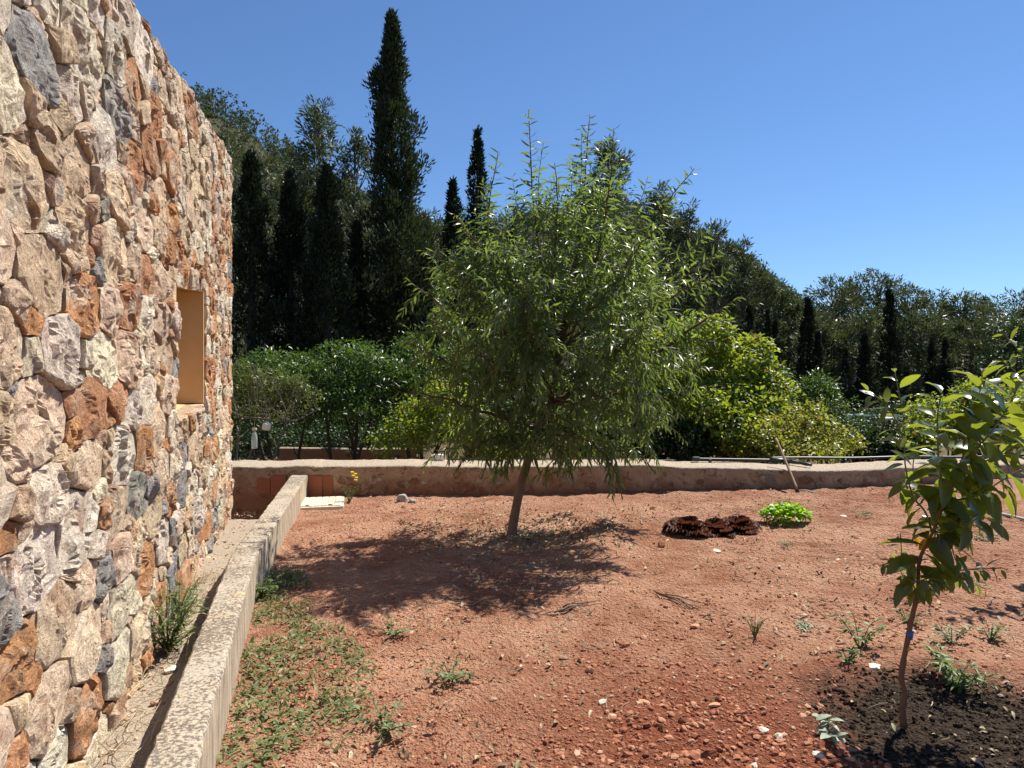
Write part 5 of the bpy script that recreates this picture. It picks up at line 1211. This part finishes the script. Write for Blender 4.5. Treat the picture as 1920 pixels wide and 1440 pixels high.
# straw, twigs
mb = MB()
for _ in range(800):
    if random.random() < .4: x0, y0 = random.uniform(-1.5, .6), random.uniform(4, 7)
    else: x0, y0 = random.uniform(-1.2, 3.8), random.uniform(2.6, 8.5)
    a = random.uniform(0, 6.28); l = random.uniform(.03, .13); b_ = random.uniform(-.4, .4)
    P = np.array([[x0 + math.cos(a + b_ * q) * l * q, y0 + math.sin(a + b_ * q) * l * q, 0] for q in (0, .33, .66, 1)]); P[:, 2] = gtop(P[:, 0], P[:, 1]) + .004 + .012 * random.random()
    mb.tube(P, random.uniform(.0009, .0022), 4, random.random())
mb.obj('straw', M['straw'], None, False, (0, 0, 0), 'stuff')
mb = MB()
for _ in range(230):
    y0 = random.uniform(2.2, 5.5); x0 = -.808 - .306 * y0 + random.uniform(-.02, .24); a = random.uniform(0, 6.28); l = random.uniform(.08, .32)
    mb.tube(cat_curve([[x0, y0, .05], [x0 + math.cos(a) * l * .4, y0 + math.sin(a) * l * .4, .05 + l * .45 * random.random()], [x0 + math.cos(a) * l * .7, y0 + math.sin(a) * l, .055 + l * .3 * random.random()]], 6), [.002, .002, .0018, .0016, .0013, .001], 4, random.random())
mb.obj('dry_grass', M['straw'], None, False, (0, 0, 0), 'stuff')
for (px, py, l, a, lb) in ((1268, 1128, .42, -.9, 'bundle of grey dry twigs lying in front of the tree shadow'), (1080, 1135, .3, .6, 'thin pale twigs at the edge of the tree shadow')):
    b = ground(px, py); th = thing('twig_bundle', b, lb, 'twigs')
    for k in range(4):
        aa = a + random.uniform(-.35, .35); o_ = np.array([random.uniform(-.05, .05), random.uniform(-.05, .05), 0]); P = cat_curve([b + o_ + [-math.cos(aa) * l * .5, -math.sin(aa) * l * .5, 0], b + o_ + [0, 0, 0], b + o_ + [math.cos(aa) * l * random.uniform(.3, .5), math.sin(aa) * l * .5, 0]], 8)
        P[:, 2] = gtop(P[:, 0], P[:, 1]) + .008 + .006 * k; V, F = tube(P, np.linspace(.006, .0025, 8), 5); obj('twig', V, fixq(F), M['twig'], th, True)

# ------------------------------------------------------------------ pebbles, clods, single stones
PH = (1 + 5 ** .5) / 2
ICO = unit(np.array([[-1, PH, 0], [1, PH, 0], [-1, -PH, 0], [1, -PH, 0], [0, -1, PH], [0, 1, PH], [0, -1, -PH], [0, 1, -PH], [PH, 0, -1], [PH, 0, 1], [-PH, 0, -1], [-PH, 0, 1]], float))
ICF = np.array([[0, 11, 5], [0, 5, 1], [0, 1, 7], [0, 7, 10], [0, 10, 11], [1, 5, 9], [5, 11, 4], [11, 10, 2], [10, 7, 6], [7, 1, 8], [3, 9, 4], [3, 4, 2], [3, 2, 6], [3, 6, 8], [3, 8, 9], [4, 9, 5], [2, 4, 11], [6, 2, 10], [8, 6, 7], [9, 8, 1]])
def pebbles(x, y, s, rnd, flat=.65):
    n = len(x); T = ICO[None] * rng.uniform(.6, 1.25, (n, 12, 1)) * rng.uniform(.65, 1.3, (n, 1, 3)) * [1, 1, flat]
    a = rng.random(n) * 6.28; c, s_ = np.cos(a)[:, None], np.sin(a)[:, None]
    T = np.stack([T[..., 0] * c - T[..., 1] * s_, T[..., 0] * s_ + T[..., 1] * c, T[..., 2]], -1) * s[:, None, None]
    V = T + np.stack([x, y, gtop(x, y) + s * .18], -1)[:, None]
    return V.reshape(-1, 3), (ICF[None] + (np.arange(n) * 12)[:, None, None]).reshape(-1, 3), np.repeat(rnd, 12)
n = 30000; y_ = 2.3 + 7.0 * rng.random(n) ** 1.7; x_ = rng.uniform(-.36, .80, n) * y_ + 0
kp = (x_ > np.interp(y_, kr[:, 1], kr[:, 0]) + .03) & (x_ < 5) & ((np.hypot(x_ - 2.05, y_ - 3.02) > .62)); x_, y_ = x_[kp], y_[kp]; n = len(x_)
s_ = .0022 + .0105 * rng.random(n) ** 5 + .0016 * rng.random(n); s_ *= .75 + .5 * sst(-.3, .5, n2(x_, y_, 1.1, 2, 55)); zone = np.exp(-(((x_ - .95) / .8) ** 2 + ((y_ - 3.3) / 1.1) ** 2)); s_ *= 1 + .9 * zone * rng.random(n)
rn = np.clip(rng.random(n) * .72 + .28 * (rng.random(n) < .10) * rng.random(n) + .08 * (s_ > .008), 0, 1)
sm = s_ < .0048; mbp = MB(); mbp.add(*pebbles(x_[~sm], y_[~sm], s_[~sm], rn[~sm])); xx, yy_, ss = x_[sm], y_[sm], s_[sm] * 1.15; m_ = len(xx)
OCT = np.array([[1, 0, 0], [0, 1, 0], [-1, 0, 0], [0, -1, 0], [0, 0, 1.]]); OF = np.array([[0, 1, 4], [1, 2, 4], [2, 3, 4], [3, 0, 4]])
T_ = OCT[None] * rng.uniform(.6, 1.35, (m_, 5, 1)) * [1, 1, .75]; a_ = rng.random((m_, 1)) * 6.28
T_ = np.stack([T_[..., 0] * np.cos(a_) - T_[..., 1] * np.sin(a_), T_[..., 0] * np.sin(a_) + T_[..., 1] * np.cos(a_), T_[..., 2]], -1) * ss[:, None, None]
mbp.add((T_ + np.stack([xx, yy_, gtop(xx, yy_) - .0005], -1)[:, None]).reshape(-1, 3), (OF[None] + (np.arange(m_) * 5)[:, None, None]).reshape(-1, 3), np.repeat(rn[sm], 5))
mbp.obj('gravel', M['pebble'], None, False, (0, 0, 0), 'stuff')
n = 900; x_ = rng.normal(.95, .6, n); y_ = np.abs(rng.normal(0, .75, n)) + 2.55; kp = (np.hypot(x_ - 2.05, y_ - 3.02) > .6) & (x_ > -.7); x_, y_ = x_[kp], y_[kp]; n = len(x_)
s_ = .005 + .014 * rng.random(n) ** 2.5; rn = np.clip(.40 + .52 * rng.random(n), 0, .93)
obj('stony_patch', *pebbles(x_, y_, s_, rn, .6)[:2], M['pebble'], None, False, {'rnd': np.repeat(rn, 12)}, (0, 0, 0), 'stuff')
n = 4200; r_ = .66 * np.sqrt(rng.random(n)); a = rng.random(n) * 6.28; x_, y_ = 2.05 + r_ * np.cos(a), 3.02 + r_ * np.sin(a); s_ = .003 + .012 * rng.random(n) ** 3; rn = rng.random(n)
obj('compost_crumbs', *pebbles(x_, y_, s_, rn, .8)[:2], M['crumb'], None, False, {'rnd': np.repeat(rn, 12)}, (0, 0, 0), 'stuff')
n = 420; x_ = rng.uniform(-2.3, -.9, n); y_ = rng.uniform(1.6, 8, n); xg = -.808 - .306 * y_ + rng.random(n) * .26; s_ = .004 + .012 * rng.random(n) ** 3; rn = .8 + .2 * rng.random(n)
V, F, a_ = pebbles(xg, y_, s_, rn); V[:, 2] += np.repeat(.058 - gtop(xg, y_), 12); obj('gutter_chips', V, F, M['pebble'], None, False, {'rnd': a_}, (0, 0, 0), 'stuff')
def rock(px, py, size, mat, label, seed, flat=.6, base=None, name='stone'):
    b = ground(px, py) if base is None else np.array(base); g_ = np.random.default_rng(seed)
    import bmesh
    bm = bmesh.new(); bmesh.ops.create_icosphere(bm, subdivisions=3, radius=1); V = np.array([v.co[:] for v in bm.verts]); F = np.array([[v.index for v in f.verts] for f in bm.faces]); bm.free()
    for _ in range(9):
        d = unit(g_.normal(size=3)); o_ = g_.uniform(.45, .85); e_ = np.maximum(V @ d - o_, 0); V = V - e_[:, None] * d * .9
    V = V * (1 + .10 * fbm(V * 2.2 + seed, 3, seed))[:, None] * np.asarray(size) * [1, 1, flat]; V = V @ rotz(seed * 1.3).T
    z_ = float(gtop(b[0], b[1])) if base is None else b[2]
    b = np.array([b[0], b[1], z_]); V = V + b + [0, 0, np.max(size) * flat * .35]
    return tag(obj(name, V, F, M[mat], None, False, None, b), label, 'stone')
rock(752, 941, (.10, .08, .10), 'rock_grey', 'grey pitted rock lying at the foot of the terrace wall', 1, .8)
rock(772, 942, (.06, .05, .06), 'rock_grey', 'smaller grey rock touching the pitted one by the wall', 2, .8)
rock(1640, 1250, (.045, .035, .03), 'rock_pale', 'flat cream flake of stone on the compost left of the sapling', 3, .35)
rock(1532, 1413, (.034, .022, .02), 'rock_pale', 'pale sharp stone at the bottom edge left of the compost', 4, .5)
rock(1302, 1174, (.040, .030, .03), 'rock_orange', 'biggest orange stone beside the dry twigs', 5, .6)
rock(1207, 1192, (.026, .024, .026), 'rock_orange', 'orange stone in the middle of the open soil', 6, .7)
rock(1107, 1257, (.026, .022, .03), 'rock_orange', 'upright brown stone left of the reddest soil', 7, .9)
rock(1130, 1320, (.026, .018, .02), 'rock_pale', 'pale stone on the reddest soil', 8, .6)
rock(1208, 1322, (.032, .022, .022), 'rock_orange', 'long orange stone on the reddest soil', 9, .5)
rock(1340, 1330, (.034, .02, .022), 'rock_orange', 'narrow orange stone right of the reddest soil centre', 10, .5)
rock(1345, 1030, (.055, .035, .03), 'rock_pale', 'white flake of stone in front of the red lettuces', 11, .35)
rock(1580, 968, (.05, .04, .03), 'rock_pale', 'pale flake of stone right of the green seedlings', 12, .4)
rock(1240, 1022, (.05, .05, .05), 'clod', 'dark earth clod in front of the leftmost lettuce', 13, .7, None, 'earth_clod')
rock(1224, 957, (.04, .04, .04), 'clod', 'dark earth clod between tree and lettuces', 14, .7, None, 'earth_clod')
rock(1330, 1425, (.045, .03, .03), 'clod', 'dark stone at the bottom edge of the picture', 15, .7)
rock(1432, 1372, (.03, .024, .02), 'rock_pale', 'pale angular stone near the bottom right of the red soil', 16, .5)
rock(1460, 1380, (.022, .02, .02), 'rock_pale', 'rounded pale stone next to the angular one at bottom right', 17, .7)
rock(290, 1237, (.045, .03, .03), 'rock_pale', 'white stone in the gutter under the bushy weed', 18, .6, [-1.78, 3.55, .055])
print('objects', len(bpy.data.objects), 'tris', sum(len(m.polygons) for m in bpy.data.meshes), 'cells', len(cells))
